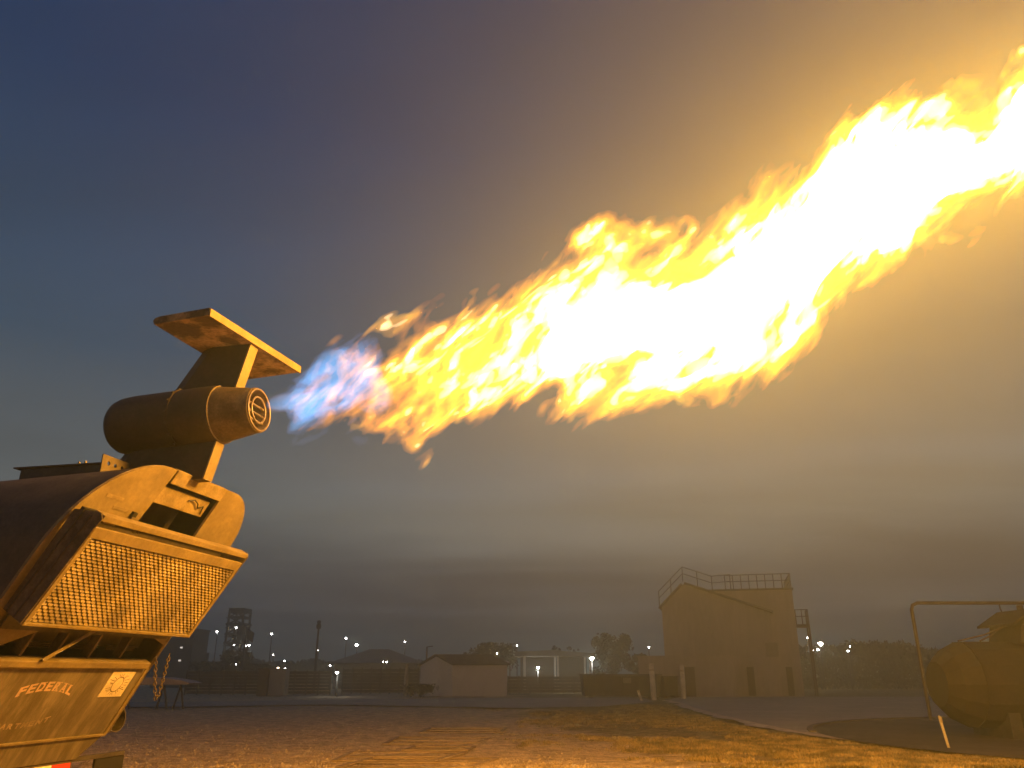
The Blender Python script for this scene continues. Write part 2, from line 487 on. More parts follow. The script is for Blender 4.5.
# cross section: rounded rectangle
WC, HW, ZT, CRAD = 1.255, 1.345, 3.585, .80
def section():
    p = [(WC - HW, 1.0)]; rl, rr = .95, .52
    for k in range(13):
        a = math.pi - k / 12 * math.pi / 2
        p.append((WC - HW + rl + rl * math.cos(a), ZT - rl + rl * math.sin(a)))
    for k in range(13):
        a = math.pi / 2 - k / 12 * math.pi / 2
        p.append((WC + HW - rr + rr * math.cos(a), ZT - rr + rr * math.sin(a)))
    p.append((WC + HW, 1.0))
    return p
SEC = section()
fus = MB(); k = len(SEC)
for a_f in (-8.0, -5.5, -3.0, None):
    for (w, z) in SEC:
        dz_ = 0 if a_f is None else .11 * min(1, -a_f / 3)
        fus.v.append((a_plane(z) - .035 if a_f is None else a_f, w, z - dz_ * max(0, (z - 2) / 1.585)))
for s_ in range(3):
    for q in range(k - 1):
        fus.f.append((s_ * k + q, s_ * k + q + 1, (s_ + 1) * k + q + 1, (s_ + 1) * k + q))
    fus.f.append((s_ * k + k - 1, s_ * k, (s_ + 1) * k, (s_ + 1) * k + k - 1))
fus.f.append(tuple(range(k)))
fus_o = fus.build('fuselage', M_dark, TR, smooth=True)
# plates of the rear face with a slot between them
def face_plate(name, poly, o0, o1, m=M_paint, **kw):
    mb = MB(); n = len(poly); i = 0
    mb.v += [tuple(P(w, z, o0)) for w, z in poly] + [tuple(P(w, z, o1)) for w, z in poly]
    mb.f.append(tuple(range(n))); mb.f.append(tuple(n + j for j in range(n))[::-1])
    for j in range(n):
        j2 = (j + 1) % n; mb.f.append((j, j2, n + j2, n + j))
    return mb.build(name, m, TR, **kw)
left_poly = [(w, z) for w, z in SEC if w < .90 and z > 1.2] + [(.93, ZT), (.86, 3.05), (.86, 2.1), (WC - HW, 1.7)]
right_poly = [(1.85, 2.1), (1.85, 3.05), (1.87, ZT)] + [(w, z) for w, z in SEC if w > 1.9 and z > 1.2] + [(WC + HW, 1.9)]
face_plate('rear_plate', left_poly, -.03, .0)
face_plate('rear_plate', right_poly, -.03, .0)
mb = MB(); slab(mb, .935, 1.865, 3.455, 3.59, -.05, .012); cb = mb.build('cross_bar', M_scratch, TR, bevel=.008)
mb = MB(); slab(mb, .865, 1.80, 3.24, 3.41, -.20, -.045); mb.build('recessed_beam', M_scratch, TR, bevel=.008)
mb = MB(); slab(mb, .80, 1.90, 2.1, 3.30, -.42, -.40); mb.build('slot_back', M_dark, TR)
cbl = MB(); cbl.tube([P(1.42, 3.36, -.03), P(1.5, 3.385, -.02), P(1.58, 3.36, -.02), P(1.62, 3.32, -.025), P(1.70, 3.35, -.025), P(1.73, 3.27, -.03)], .008, 6)
cbl.build('cable', M_black, TR)
mb = MB()
for w_, z_ in ((.25, 3.18), (.42, 3.10)):
    slab(mb, w_, w_ + .24, z_, z_ + .03, .003, .006)
mb.build('tape_mark', M_scratch, TR)
mb = MB(); slab(mb, .70, .76, 3.085, 3.125, .001, .03); mb.build('latch', M_black, TR)
# mesh panel box standing proud of the rear face
def Q(w, t, off):                                    # t 0 = top of panel, 1 = bottom; off from the panel plane
    z0 = 2.971 + (2.131 - 2.971) * t
    return P(w, z0, .314 + (.26 - .314) * t + off)
def pslab(mb, w0, w1, t0, t1, o0, o1):
    return mb.hexa([Q(w0, t1, o0), Q(w1, t1, o0), Q(w1, t1, o1), Q(w0, t1, o1),
                    Q(w0, t0, o0), Q(w1, t0, o0), Q(w1, t0, o1), Q(w0, t0, o1)])
PN = thing('mesh_panel', (0, 0, 0), None, None); PN.parent = TR
mb = MB(); pslab(mb, 0, 2.5, -.035, .075, -.03, .012); mb.build('top_rail', M_paint, PN, bevel=.005)
mb = MB(); pslab(mb, 0, 2.5, .965, 1.0, -.03, .012); mb.build('bottom_rail', M_paint, PN, bevel=.005)
for w0, w1 in ((0, .05), (2.45, 2.5)):
    mb = MB(); pslab(mb, w0, w1, .077, .963, -.03, .012); mb.build('side_rail', M_paint, PN, bevel=.005)
for w0 in (.55, .98, 1.46, 1.95):
    mb = MB(); pslab(mb, w0, w0 + .016, .077, .963, -.03, -.012); mb.build('mesh_joint', M_rust, PN)
mb = MB()
NC, NR = 34, 26
cw, rt = 2.40 / NC, .88 / NR
for r_ in range(NR):
    for c_ in range(NC + (r_ % 2)):
        wc_ = .05 + cw * (c_ + (.5 if r_ % 2 == 0 else 0)) + rnd.uniform(-.003, .003); tc_ = .08 + rt * (r_ + .5)
        # one lozenge of expanded metal: raised lower lip, thin bonds to its neighbours
        hx_, hy_ = cw * .46, rt * .30
        tl_ = rnd.uniform(-.004, .003)
        pts = [(-hx_, 0, -.004), (-hx_ * .62, -hy_, -.015 + tl_), (hx_ * .62, -hy_, -.015 + tl_), (hx_, 0, -.004), (hx_ * .62, hy_, .004), (-hx_ * .62, hy_, .004)]
        mb.quad_pts([Q(min(2.45, max(.05, wc_ + a)), tc_ + b, o) for a, b, o in pts])
        if r_ < NR - 1:
            for sd in (-1, 1):
                wa = wc_ + sd * cw * .25
                if .05 < wa < 2.45:
                    mb.quad_pts([Q(wa - .003, tc_ + hy_ * .8, -.006), Q(wa + .003, tc_ + hy_ * .8, -.006), Q(wa + .003, tc_ + rt - hy_ * .8, -.016), Q(wa - .003, tc_ + rt - hy_ * .8, -.016)])
M_mesh = mat('weathered_expanded_metal', (.27, .215, .12), .55, metal=.1, var=.4, scale=2.4, col2=(.13, .10, .055))
mb.build('expanded_metal', M_mesh, PN, kind='stuff')
mb = MB(); slab(mb, .05, 2.45, 2.0, 3.0, .03, .05); mb.build('panel_backing', M_dark, TR)
# hood above the mesh panel with a dark gap
mb = MB(); pslab(mb, -.003, 2.49, -.165, -.105, -.10, .02); mb.build('hood_lip', M_paint, TR, bevel=.006)
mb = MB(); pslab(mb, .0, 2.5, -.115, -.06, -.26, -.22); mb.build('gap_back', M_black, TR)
mb = MB(); pslab(mb, .06, .22, -.113, -.085, -.06, -.01); mb.build('hinge_block', M_paint, TR)
for w_ in (.55, .62):
    mb = MB(); mb.bar(Q(w_, -.13, -.05), Q(w_ + .06, -.04, -.10), .012); mb.build('hose_strand', M_chrome, TR)
for w0, w1, nm in ((-.016, -.004, 'panel_cheek'), (2.504, 2.516, 'panel_cheek')):
    mb = MB()
    poly = [(-.17, -.03), (-.125, .022), (-.03, .012), (.985, .0), (.985, -.25), (-.06, -.30), (-.13, -.14)]
    n = len(poly)
    mb.v += [tuple(Q(w0, t, o)) for t, o in poly] + [tuple(Q(w1, t, o)) for t, o in poly]
    mb.f.append(tuple(range(n))); mb.f.append(tuple(n + j for j in range(n))[::-1])
    for j in range(n): mb.f.append((j, (j + 1) % n, n + (j + 1) % n, n + j))
    mb.build(nm, M_rust, TR)
for off in (-.10, -.20):
    mb = MB(); mb.bar(Q(-.022, -.10, off), Q(-.022, .98, off), .012); mb.build('side_rib', M_dark, TR)
# open bay under the mesh panel: dark back, ribs, a diagonal brace
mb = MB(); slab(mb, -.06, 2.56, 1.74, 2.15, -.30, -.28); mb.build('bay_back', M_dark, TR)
for w_ in (.55, .98, 1.46, 1.95):
    mb = MB(); slab(mb, w_, w_ + .03, 1.74, 2.12, -.12, -.02); mb.build('bay_rib', M_rust, TR)
for q in range(4):
    mb = MB()
    for zz in range(3):
        slab(mb, .02 + .62 * q, .5 + .62 * q, 1.75 + .018 * zz, 1.757 + .018 * zz, -.2, -.18)
    mb.build('bay_grille', M_rust, TR)
mb = MB(); mb.bar(P(.78, 1.75, .06), P(1.12, 2.12, .16), .07, .03); mb.build('brace', M_paint, TR)
mb = MB(); slab(mb, 2.54, 2.60, .95, 2.35, -.05, .0); mb.build('corner_post', M_rust, TR, bevel=.006)
mb = MB(); slab(mb, -.085, -.03, .95, 2.1, -.05, .0); mb.build('corner_post', M_rust, TR, bevel=.006)
# ledge
mb = MB(); slab(mb, -.08, 2.47, 1.672, 1.735, -.05, .05); mb.build('ledge', M_paint, TR, bevel=.008)
mb = MB(); slab(mb, -.08, 1.45, 1.645, 1.668, -.02, .012); mb.build('hinge_strip', M_paint, TR)
# lower lettered panel
mb = MB(); slab(mb, -.03, 2.54, .945, 1.668, -.05, .0); low = mb.build('lower_panel', M_streak, TR, bevel=.006)
mb = MB(); slab(mb, 2.50, 2.545, .95, 1.66, .001, .014); mb.build('edge_flange', M_paint, TR)
mb = MB(); slab(mb, -.05, 2.54, .935, .955, .001, .02); mb.build('edge_flange', M_paint, TR)
M_letter = mat('faded_gold_lettering', (.52, .36, .22), .6, var=.3, scale=9, col2=(.40, .30, .22))
M_letter2 = mat('worn_gold_lettering', (.30, .24, .16), .6, var=.35, scale=9, col2=(.17, .14, .09))
def text_mesh(ch):
    cu = bpy.data.curves.new('glyph', 'FONT'); cu.body = ch; cu.size = 1.0; cu.offset = .04
    cu.resolution_u = 3
    o = bpy.data.objects.new('glyph', cu); C.objects.link(o)
    dg = bpy.context.evaluated_depsgraph_get()
    me = bpy.data.meshes.new_from_object(o.evaluated_get(dg))
    v = [tuple(q.co) for q in me.vertices]; f = [tuple(p.vertices) for p in me.polygons]
    bpy.data.objects.remove(o); bpy.data.curves.remove(cu); bpy.data.meshes.remove(me)
    return v, f
def arc_text(text, wc, zc, width, height, bow, name, m, serif=True):
    mb = MB(); n = len(text); step = width / n
    for q, ch in enumerate(text):
        v, f = text_mesh(ch)
        x0, x1 = min(p[0] for p in v), max(p[0] for p in v)
        y1 = max(p[1] for p in v)
        kx, ky = step * .80 / max(x1 - x0, .2), height / y1
        cxw = -width / 2 + step * (q + .5)
        i = len(mb.v)
        for p in v:
            lx = cxw + (p[0] - (x0 + x1) / 2) * kx
            rel = lx / (width / 2)
            mb.v.append(tuple(P(wc + lx, zc + p[1] * ky + bow * (1 - rel * rel), .004)))
        for ff in f: mb.f.append(tuple(i + t for t in ff))
        if serif:                                     # slab serifs
            for yy in (0, 1):
                lx0, lx1 = cxw - step * .42, cxw + step * .42
                if ch in 'FP' and yy == 0: lx1 = cxw
                if ch in 'LN' and yy == 1: lx1 = cxw
                zz = zc + yy * height * .93
                b0, b1 = (bow * (1 - (t / (width / 2)) ** 2) for t in (lx0, lx1))
                mb.quad_pts([P(wc + lx0, zz + b0, .005), P(wc + lx1, zz + b1, .005),
                             P(wc + lx1, zz + b1 + height * .07, .005), P(wc + lx0, zz + b0 + height * .07, .005)])
    return mb.build(name, m, low)
arc_text('FEDERAL', 1.18, 1.385, .74, .085, .055, 'lettering', M_letter)
arc_text('DEPARTMENT', 1.06, 1.14, .86, .05, -.05, 'lettering', M_letter2, serif=False)
# square placard with a round emblem, cracked
PL = MB(); slab(PL, 1.98, 2.36, 1.36, 1.62, .003, .012)
M_plac = mat('cracked_placard', (.66, .60, .46), .55, var=.2, scale=6)
plac = PL.build('placard', M_plac, low)
mb = MB()
def ringq(mb, wc, zc, r0, r1, off, seg=28):
    for q in range(seg):
        a0, a1 = 2 * math.pi * q / seg, 2 * math.pi * (q + 1) / seg
        mb.quad_pts([P(wc + r0 * math.cos(a0), zc + r0 * math.sin(a0), off), P(wc + r1 * math.cos(a0), zc + r1 * math.sin(a0), off),
                     P(wc + r1 * math.cos(a1), zc + r1 * math.sin(a1), off), P(wc + r0 * math.cos(a1), zc + r0 * math.sin(a1), off)])
ringq(mb, 2.17, 1.49, .072, .082, .014)
M_ink = mat('brown_ink', (.13, .07, .04), .7, var=.3)
mb.build('emblem_ring', M_ink, plac)
mb = MB()
for q in range(22):
    a = 2 * math.pi * q / 22 + rnd.uniform(-.12, .12); r0 = rnd.uniform(.085, .10); r1 = rnd.uniform(.12, .19)
    ca, sa = math.cos(a), math.sin(a); t_ = .003
    p0 = (2.17 + r0 * ca, 1.49 + min(.12, r0) * sa * .9); p1 = (2.17 + r1 * ca, 1.49 + min(.135, r1) * sa * .85)
    mb.quad_pts([P(p0[0] - t_ * sa, p0[1] + t_ * ca, .014), P(p0[0] + t_ * sa, p0[1] - t_ * ca, .014), P(p1[0] + t_ * sa, p1[1] - t_ * ca, .014), P(p1[0] - t_ * sa, p1[1] + t_ * ca, .014)])
mb.build('emblem_crack', M_ink, plac, kind='stuff')
# undercut skirt, bumper with reflective tape
mb = MB()
mb.hexa([(-1.80, -.03, .70), (-1.62, -.03, .70), (-1.50, -.03, .94), (-1.75, -.03, .94)] +
        [(-1.80, 2.30, .70), (-1.62, 2.30, .70), (-1.50, 2.54, .94), (-1.75, 2.54, .94)])
mb.build('skirt', M_streak, TR)
mb = MB(); mb.box(-1.85, -1.64, -.03, 2.28, .52, .70); bmp = mb.build('bumper', M_rust, TR, bevel=.01)
M_red = mat('red_reflector', (.55, .05, .035), .35, var=.1); M_wht = mat('white_reflector', (.75, .72, .68), .35, var=.1)
for q in range(8):
    mb = MB(); mb.box(-1.638, -1.634, .02 + .28 * q, .29 + .28 * q, .60, .67)
    mb.build('reflective_tape', M_red if q % 2 else M_wht, bmp)
# exhaust pipe past the far side
mb = MB(); mb.lathe((-2.7, 2.78, 1.0), (1, -.05, .085), [(0, .15), (1.21, .15), (1.21, .138), (.5, .138)], seg=28, cap0=True, cap1=True)
ex = mb.build('exhaust_pipe', M_chrome, TR, smooth=True)
mb = MB(); mb.bar((-2.4, 2.66, 1.02), (-2.4, 2.3, .9), .05); mb.build('pipe_hanger', M_dark, TR)
# mud flap
mb = MB(); mb.box(-1.72, -1.69, 2.72, 3.22, .10, .66); mb.build('mud_flap', M_black, TR)
mb = MB(); mb.bar((-1.7, 2.2, .69), (-1.7, 3.2, .69), .05); mb.build('flap_bracket', M_dark, TR)
# chassis and wheels
mb = MB(); mb.box(-8.0, -1.76, .10, 2.4, .70, .998); mb.build('chassis', M_dark, TR)
for a_, w_ in ((-3.0, .18), (-3.0, 2.33), (-4.0, .18), (-4.0, 2.33)):
    mb = MB(); mb.lathe((a_, w_ - .12, .42), (0, 1, 0), [(0, .25), (0, .38), (.03, .42), (.21, .42), (.24, .38), (.24, .25)], seg=28)
    wh = mb.build('wheel', M_black, TR, smooth=True)
    mb = MB(); mb.lathe((a_, w_ - .125, .42), (0, 1, 0), [(0, .05), (.0, .22), (.25, .22), (.25, .05)], seg=20); mb.build('rim', M_chrome, wh, smooth=True)
for w_ in (.5, 1.85):
    mb = MB(); mb.box(-7.6, -7.45, w_, w_ + .15, .0, .70); mb.build('landing_leg', M_dark, TR)
# roof tray with a drilled bracket
mb = MB(); mb.box(-1.72, -.715, .80, 1.16, 3.45, 3.665); tray = mb.build('roof_tray', M_dark, TR, bevel=.006)
mb = MB(); mb.box(-1.80, -.73, .78, 1.172, 3.668, 3.682); mb.build('tray_lid', M_rust, tray)
for a_ in (-1.05, -.97):
    mb = MB(); mb.tube([(a_, .85, 3.68), (a_, .85, 3.72)], .012, 8); mb.build('lid_bolt', M_chrome, tray)
def drilled(wlen, zlen, holes, r):                    # plate outline with real holes, in its own plane
    bm = bmesh.new()
    outer = [bm.verts.new((x, y, 0)) for x, y in ((0, 0), (wlen, 0), (wlen, zlen), (0, zlen))]
    es = [bm.edges.new((outer[q], outer[(q + 1) % 4])) for q in range(4)]
    for hx, hy in holes:
        vs = [bm.verts.new((hx + r * math.cos(a), hy + r * math.sin(a), 0)) for a in (2 * math.pi * q / 14 for q in range(14))]
        es += [bm.edges.new((vs[q], vs[(q + 1) % 14])) for q in range(14)]
    bmesh.ops.triangle_fill(bm, use_beauty=True, edges=es)
    ext = bmesh.ops.extrude_face_region(bm, geom=bm.faces[:])
    for q in ext['geom']:
        if isinstance(q, bmesh.types.BMVert): q.co.z = .012
    bmesh.ops.recalc_face_normals(bm, faces=bm.faces)
    me = bpy.data.meshes.new('bracket'); bm.to_mesh(me); bm.free(); return me
me = drilled(.425, .245, [(.10, .165), (.205, .165), (.31, .165)], .022)
me.materials.append(M_paint)
brk = bpy.data.objects.new('drilled_bracket', me); C.objects.link(brk); brk.parent = TR
brk.matrix_local = Matrix.Translation((-.70, .757, 3.52)) @ Matrix.Rotation(R(90), 4, 'Z') @ Matrix.Rotation(R(90), 4, 'X')
# engine pod
f_, n_p = Vector((-.986, WC, 4.216)), Vector((.745, WC, 4.311))
ax = (n_p - f_).normalized(); L_ = (n_p - f_).length
mb = MB()
mb.lathe(f_, ax, [(.30, .0), (.30, .16), (.04, .19), (.0, .225), (.015, .265), (.06, .30), (.14, .325), (.28, .335), (.80, .335)], seg=56, cap0=False, cap1=False)
mb.lathe(f_, ax, [(.80, .335), (.802, .342), (.845, .342), (.847, .334), (1.26, .333), (1.30, .322)], seg=56, cap0=False, cap1=True)
pod = mb.build('engine_pod', M_pod, TR, smooth=True)
mb = MB(); mb.lathe(f_, ax, [(1.298, .31), (1.302, .325), (1.31, .325), (1.315, .312), (1.63, .262), (1.66, .255), (L_, .25), (L_ + .005, .225), (L_ - .02, .215), (L_ - .30, .205)], seg=56, cap0=False, cap1=True)
nz = mb.build('nozzle', M_rust, pod, smooth=True)
def hoop(c, r, tr, name, m, par):
    s = ax.cross(Vector((0, 0, 1))).normalized(); t = ax.cross(s)
    mb = MB(); mb.tube([c + (s * math.cos(a) + t * math.sin(a)) * r for a in (2 * math.pi * q / 40 for q in range(40))], tr, 8, close=True)
    return mb.build(name, m, par, smooth=True)
M_ringm = mat('scorched_ring_steel', (.20, .165, .14), .5, metal=.3, var=.3, scale=8)
hoop(n_p + ax * .012, .232, .012, 'rim_ring', M_ringm, pod)
hoop(n_p + ax * .004, .145, .011, 'burner_ring', M_ringm, pod)
s = ax.cross(Vector((0, 0, 1))).normalized(); t = ax.cross(s)
for dz in (-.07, .02, .10):
    mb = MB(); h_ = math.sqrt(max(.0, .21 ** 2 - dz ** 2))
    mb.tube([n_p - ax * .05 + t * dz - s * h_, n_p - ax * .05 + t * dz + s * h_], .013, 8); mb.build('burner_bar', M_ringm, pod)
mb = MB(); mb.tube([n_p - ax * .06 + t * .0 + s * .05, n_p - ax * .25 + s * .05], .02, 8); mb.build('igniter', M_ringm, pod)
mb = MB()
for q in range(16):
    a = 2 * math.pi * q / 16
    c0 = f_ + ax * .8235 + (s * math.cos(a) + t * math.sin(a)) * .342
    mb.bar(c0, c0 + (s * math.cos(a) + t * math.sin(a)) * .012, .022)
mb.build('band_bolt', M_dark, pod, kind='stuff')
# fin above and below the pod, trailing plate lit by the flame
FT = .075
def fin_poly(z0, z1):
    le = lambda z: np.interp(z, [3.50, 3.81, 4.626, 5.06], [-1.15, -.905, -.317, -.04])
    te = lambda z: .225 + (z - 3.57) * .235
    return [(le(z0), z0), (te(z0), z0), (te(z1), z1), (le(z1), z1)]
fin = None
for z0, z1 in ((3.55, 3.96), (4.52, 5.085)):
    p = fin_poly(z0, z1)
    mb = MB()
    i = [(p[0][0], WC, z0), (p[0][0] + .16, WC - FT, z0), (p[1][0], WC - FT, z0), (p[1][0], WC + FT, z0), (p[0][0] + .16, WC + FT, z0)]
    j = [(p[3][0], WC, z1), (p[3][0] + .16, WC - FT, z1), (p[2][0], WC - FT, z1), (p[2][0], WC + FT, z1), (p[3][0] + .16, WC + FT, z1)]
    mb.v += i + j; mb.f += [(4, 3, 2, 1, 0), (5, 6, 7, 8, 9)] + [(q, (q + 1) % 5, 5 + (q + 1) % 5, 5 + q) for q in range(5)]
    o = mb.build('fin', M_pod, TR)
    mb = MB()
    d_ = .004
    for sx in (-1,):
        mb.hexa([(p[1][0] + d_, WC - FT - .004, z0), (p[1][0] + .022, WC - FT - .004, z0), (p[1][0] + .022, WC + FT + .004, z0), (p[1][0] + d_, WC + FT + .004, z0),
                 (p[2][0] + d_, WC - FT - .004, z1), (p[2][0] + .022, WC - FT - .004, z1), (p[2][0] + .022, WC + FT + .004, z1), (p[2][0] + d_, WC + FT + .004, z1)])
    mb.build('trailing_plate', M_paint, o)
# tailplane
ZS = 5.09
n_le, n_te, f_te, f_le = (-.17, .50), (.55, .41), (.72, 2.12), (-.085, 2.22)
mb = MB()
def lerp2(p, q, t_): return (p[0] + (q[0] - p[0]) * t_, p[1] + (q[1] - p[1]) * t_)
prof = [(0, .045), (.03, .0), (1.0, .0), (1.0, .085), (.12, .085), (.03, .075)]
ends = []
for le, te in ((n_le, n_te), (f_le, f_te)):
    i = len(mb.v)
    for t_, z_ in prof:
        q = lerp2(le, te, t_); mb.v.append((q[0], q[1], ZS + z_))
    ends.append(i)
k = len(prof)
mb.f.append(tuple(ends[0] + q for q in range(k))); mb.f.append(tuple(ends[1] + q for q in range(k))[::-1])
for q in range(k): mb.f.append((ends[0] + q, ends[0] + (q + 1) % k, ends[1] + (q + 1) % k, ends[1] + q))
tp = mb.build('tailplane', M_soffit, TR)
mb = MB()
mb.hexa([(n_te[0] + .004, n_te[1], ZS - .012), (n_te[0] + .02, n_te[1], ZS - .012), (f_te[0] + .02, f_te[1], ZS - .012), (f_te[0] + .004, f_te[1], ZS - .012),
         (n_te[0] + .004, n_te[1], ZS + .075), (n_te[0] + .02, n_te[1], ZS + .075), (f_te[0] + .02, f_te[1], ZS + .075), (f_te[0] + .004, f_te[1], ZS + .075)])
mb.build('trailing_plate', M_paint, tp)

# chain hanging from the far corner of the trailer, a loop of links
TRM = Matrix.Translation((-3.78, 7.0, 0)) @ Matrix.Rotation(R(-12), 4, 'Z')
hook = P(2.60, 1.83, .03)
ch = thing('hanging_chain', tuple(TRM @ Vector(hook)), 'rusty chain hanging in a loop from the trailer corner post', 'chain', rz=R(-12))
lk = MB()
lk.tube([(.016 * math.cos(a), 0, .026 * math.sin(a)) for a in (2 * math.pi * q / 10 for q in range(10))], .006, 5, close=True)
lk_me = lk.mesh('link', M_rust, smooth=True)
path = []
for q in range(26):
    t_ = q / 25
    wv = -.015 - .10 * abs(t_ - .5) * 2 * (1 if t_ < .5 else 0) * 0 + (.0 if t_ < .5 else .0)
    depth = .50 * (1 - abs(2 * t_ - 1) ** 1.6)
    path.append(Vector((.06 * (t_ - .5) * 2, .0 + .08 * (t_ - .5), -depth)))
# even spacing
acc = [0]
for p0, p1 in zip(path, path[1:]): acc.append(acc[-1] + (p1 - p0).length)
nl = int(acc[-1] / .038)
for q in range(nl):
    d_ = acc[-1] * (q + .5) / nl
    j = max(k_ for k_ in range(len(acc)) if acc[k_] <= d_); j = min(j, len(path) - 2)
    p0, p1 = path[j], path[j + 1]
    pos = p0.lerp(p1, (d_ - acc[j]) / (acc[j + 1] - acc[j]))
    o = bpy.data.objects.new('link', lk_me); C.objects.link(o); o.parent = ch
    dir_ = (p1 - p0).normalized()
    rot = Vector((0, 0, 1)).rotation_difference(dir_).to_matrix().to_4x4()
    o.matrix_local = Matrix.Translation(pos) @ rot @ Matrix.Rotation(R(90) * (q % 2) + R(30), 4, 'Z')

# ================================================================== LOW FRAMES LYING ON THE GRAVEL
M_frame = mat('weathered_timber', (.33, .25, .15), .85, var=.4, scale=3, bump=.2, streak=(.3, 3, 3))
def ground_frame(c4, h, nb, label):
    cx = sum(p[0] for p in c4) / 4; cy_ = sum(p[1] for p in c4) / 4
    root = thing('timber_frame', (cx, cy_, 0), label, 'frame', 'timber frames lying on the gravel')
    L = [Vector((p[0] - cx, p[1] - cy_, h / 2 - .02)) for p in c4]
    for a, b in ((0, 1), (1, 2), (2, 3), (3, 0)):
        mb = MB(); d = (L[b] - L[a]).normalized() * .05
        if a in (1, 3): mb.bar(L[a] + d * 1.02, L[b] - d * 1.02, .09, h)
        else: mb.bar(L[a] - d, L[b] + d, .09, h)
        mb.build('beam', M_frame, root, bevel=.006)
    for q in range(nb):
        t_ = (q + 1) / (nb + 1)
        mb = MB(); a = L[0].lerp(L[3], t_); b = L[1].lerp(L[2], t_); d = (b - a).normalized() * .05
        mb.bar(a + d, b - d, .10, h * .8); mb.build('slat', M_frame, root)
frames = [(((338, 767), (470, 767), (497, 758), (372, 758)), .035, 1, 'long timber frame half sunk in gravel, first of the row beside the trailer'),
          (((334, 760.5), (432, 761), (466, 752), (352, 752)), .035, 1, 'wide timber frame lying on gravel with one slat across it'),
          (((384, 744), (478, 742.5), (492, 737.5), (398, 737)), .035, 1, 'shallow timber frame on gravel behind the wide frame'),
          (((404, 750), (466, 750), (474, 746.5), (415, 746.5)), .035, 0, 'small thin timber frame between two larger frames on gravel'),
          (((420, 732.5), (500, 732), (506, 728), (430, 728)), .035, 1, 'small timber frame at the end of the row toward the road')]
for px4, h, nb, lab in frames:
    ground_frame([on_ground(u, v) for u, v in px4], h, nb, lab)

# ================================================================== TRAINING TOWER and its annex
M_wall = mat('tan_metal_cladding', (.34, .31, .27), .8, var=.16, scale=.5, bump=.05, streak=(1, 1, .25))
M_roof = mat('brown_roof_sheet', (.13, .11, .09), .8, var=.25, scale=1)
M_door = mat('brown_door', (.11, .09, .07), .7, var=.2)
M_steel = mat('brown_handrail_steel', (.09, .07, .055), .6, var=.2)
M_post = mat('pale_bollard_paint', (.62, .55, .40), .6, var=.25, scale=2)
YT = 62.0

def TX(u, v=690, y=YT): return at_depth(u, v, y).x
def TZ(u, v, y=YT): return at_depth(u, v, y).z
TRZ = -math.atan2(TX(735), YT)
tower = thing('training_tower', (TX(735), YT, 0), 'tall tan fire training tower with gabled roof and roof railings', 'tower', rz=TRZ)
ox = TX(735)
xl, xr = TX(668) - ox, TX(801, 690, YT) - ox
zl = TZ(664, 606); zp = TZ(684, 583); xp = at_depth(684, 583, YT).x - ox
xe = at_depth(768, 612, YT).x - ox; ze = TZ(768, 613)
zf = TZ(760, 593, YT + 2)
# gabled front block
mb = MB(); mb.prism([(xl, .0), (xe, .0), (xe, ze), (xp, zp), (xl, zl)], 1, 0, 6.0); mb.build('gabled_wall', M_wall, tower)
mb = MB(); mb.prism([(xp, -.05), (xr, -.05), (xr, zf), (xp, zf)], 1, .55, 7.5); mb.build('tower_wall', M_wall, tower)
def roof_slab(xa, za, xb, zb, th=.16, oh=.25):
    mb = MB(); d = Vector((xb - xa, 0, zb - za)).normalized()
    n = Vector((-d.z, 0, d.x));  n = n if n.z > 0 else -n
    a = Vector((xa, 0, za)) + n * .01; b = Vector((xb, 0, zb)) + n * .01
    mb.hexa([a + Vector((0, -oh, 0)), b + Vector((0, -oh, 0)), b + Vector((0, 6.0, 0)), a + Vector((0, 6.0, 0)),
             a + n * th + Vector((0, -oh, 0)), b + n * th + Vector((0, -oh, 0)), b + n * th + Vector((0, 6.0, 0)), a + n * th + Vector((0, 6.0, 0))])
    return mb
dxl = .15
roof_slab(xl - dxl, zl - dxl * (zp - zl) / (xp - xl), xp - .06, zp - .06 * (zp - zl) / (xp - xl)).build('roof', M_roof, tower)
roof_slab(xp + .06, zp - .06 * (zp - ze) / (xe - xp), xe + .2, ze - .2 * (zp - ze) / (xe - xp)).build('roof', M_roof, tower)
mb = MB(); mb.box(xp - .1, xr + .12, .45, 7.6, zf + .004, zf + .14); mb.build('roof_deck', M_roof, tower)
def railing(parent, pts, h, n_each, name='railing', rails=(1.0, .55)):
    root = thing(name, (0, 0, 0), None, None); root.parent = parent
    for a, b, n in zip(pts, pts[1:], n_each):
        a, b = Vector(a), Vector(b)
        for q in range(n):
            p = a.lerp(b, q / n); mb = MB(); mb.bar(p, p + Vector((0, 0, h)), .07); mb.build('post', M_steel, root)
        for r_ in rails:
            mb = MB(); mb.bar(a + Vector((0, 0, h * r_ - .03)), b + Vector((0, 0, h * r_ - .03)), .06); mb.build('rail', M_steel, root)
    p = Vector(pts[-1]); mb = MB(); mb.bar(p, p + Vector((0, 0, h)), .07); mb.build('post', M_steel, root)
    return root
zr = zf + .14
sl = (zp - zl) / (xp - xl); sr = (zp - ze) / (xe - xp)
railing(tower, [(xl - .15, -.1, zl + .1), (xp, -.1, zp + .2), (xp + 2.2, -.1, zp + .2 - 2.2 * sr), (xp + 3.6, .7, zr + .02)], 1.15, [2, 2, 1])
railing(tower, [(xp + 3.2, .6, zr), (xr - 1.9, .6, zr), (xr - .05, .6, zr), (xr - .05, 7.3, zr)], 1.1, [5, 3, 5])
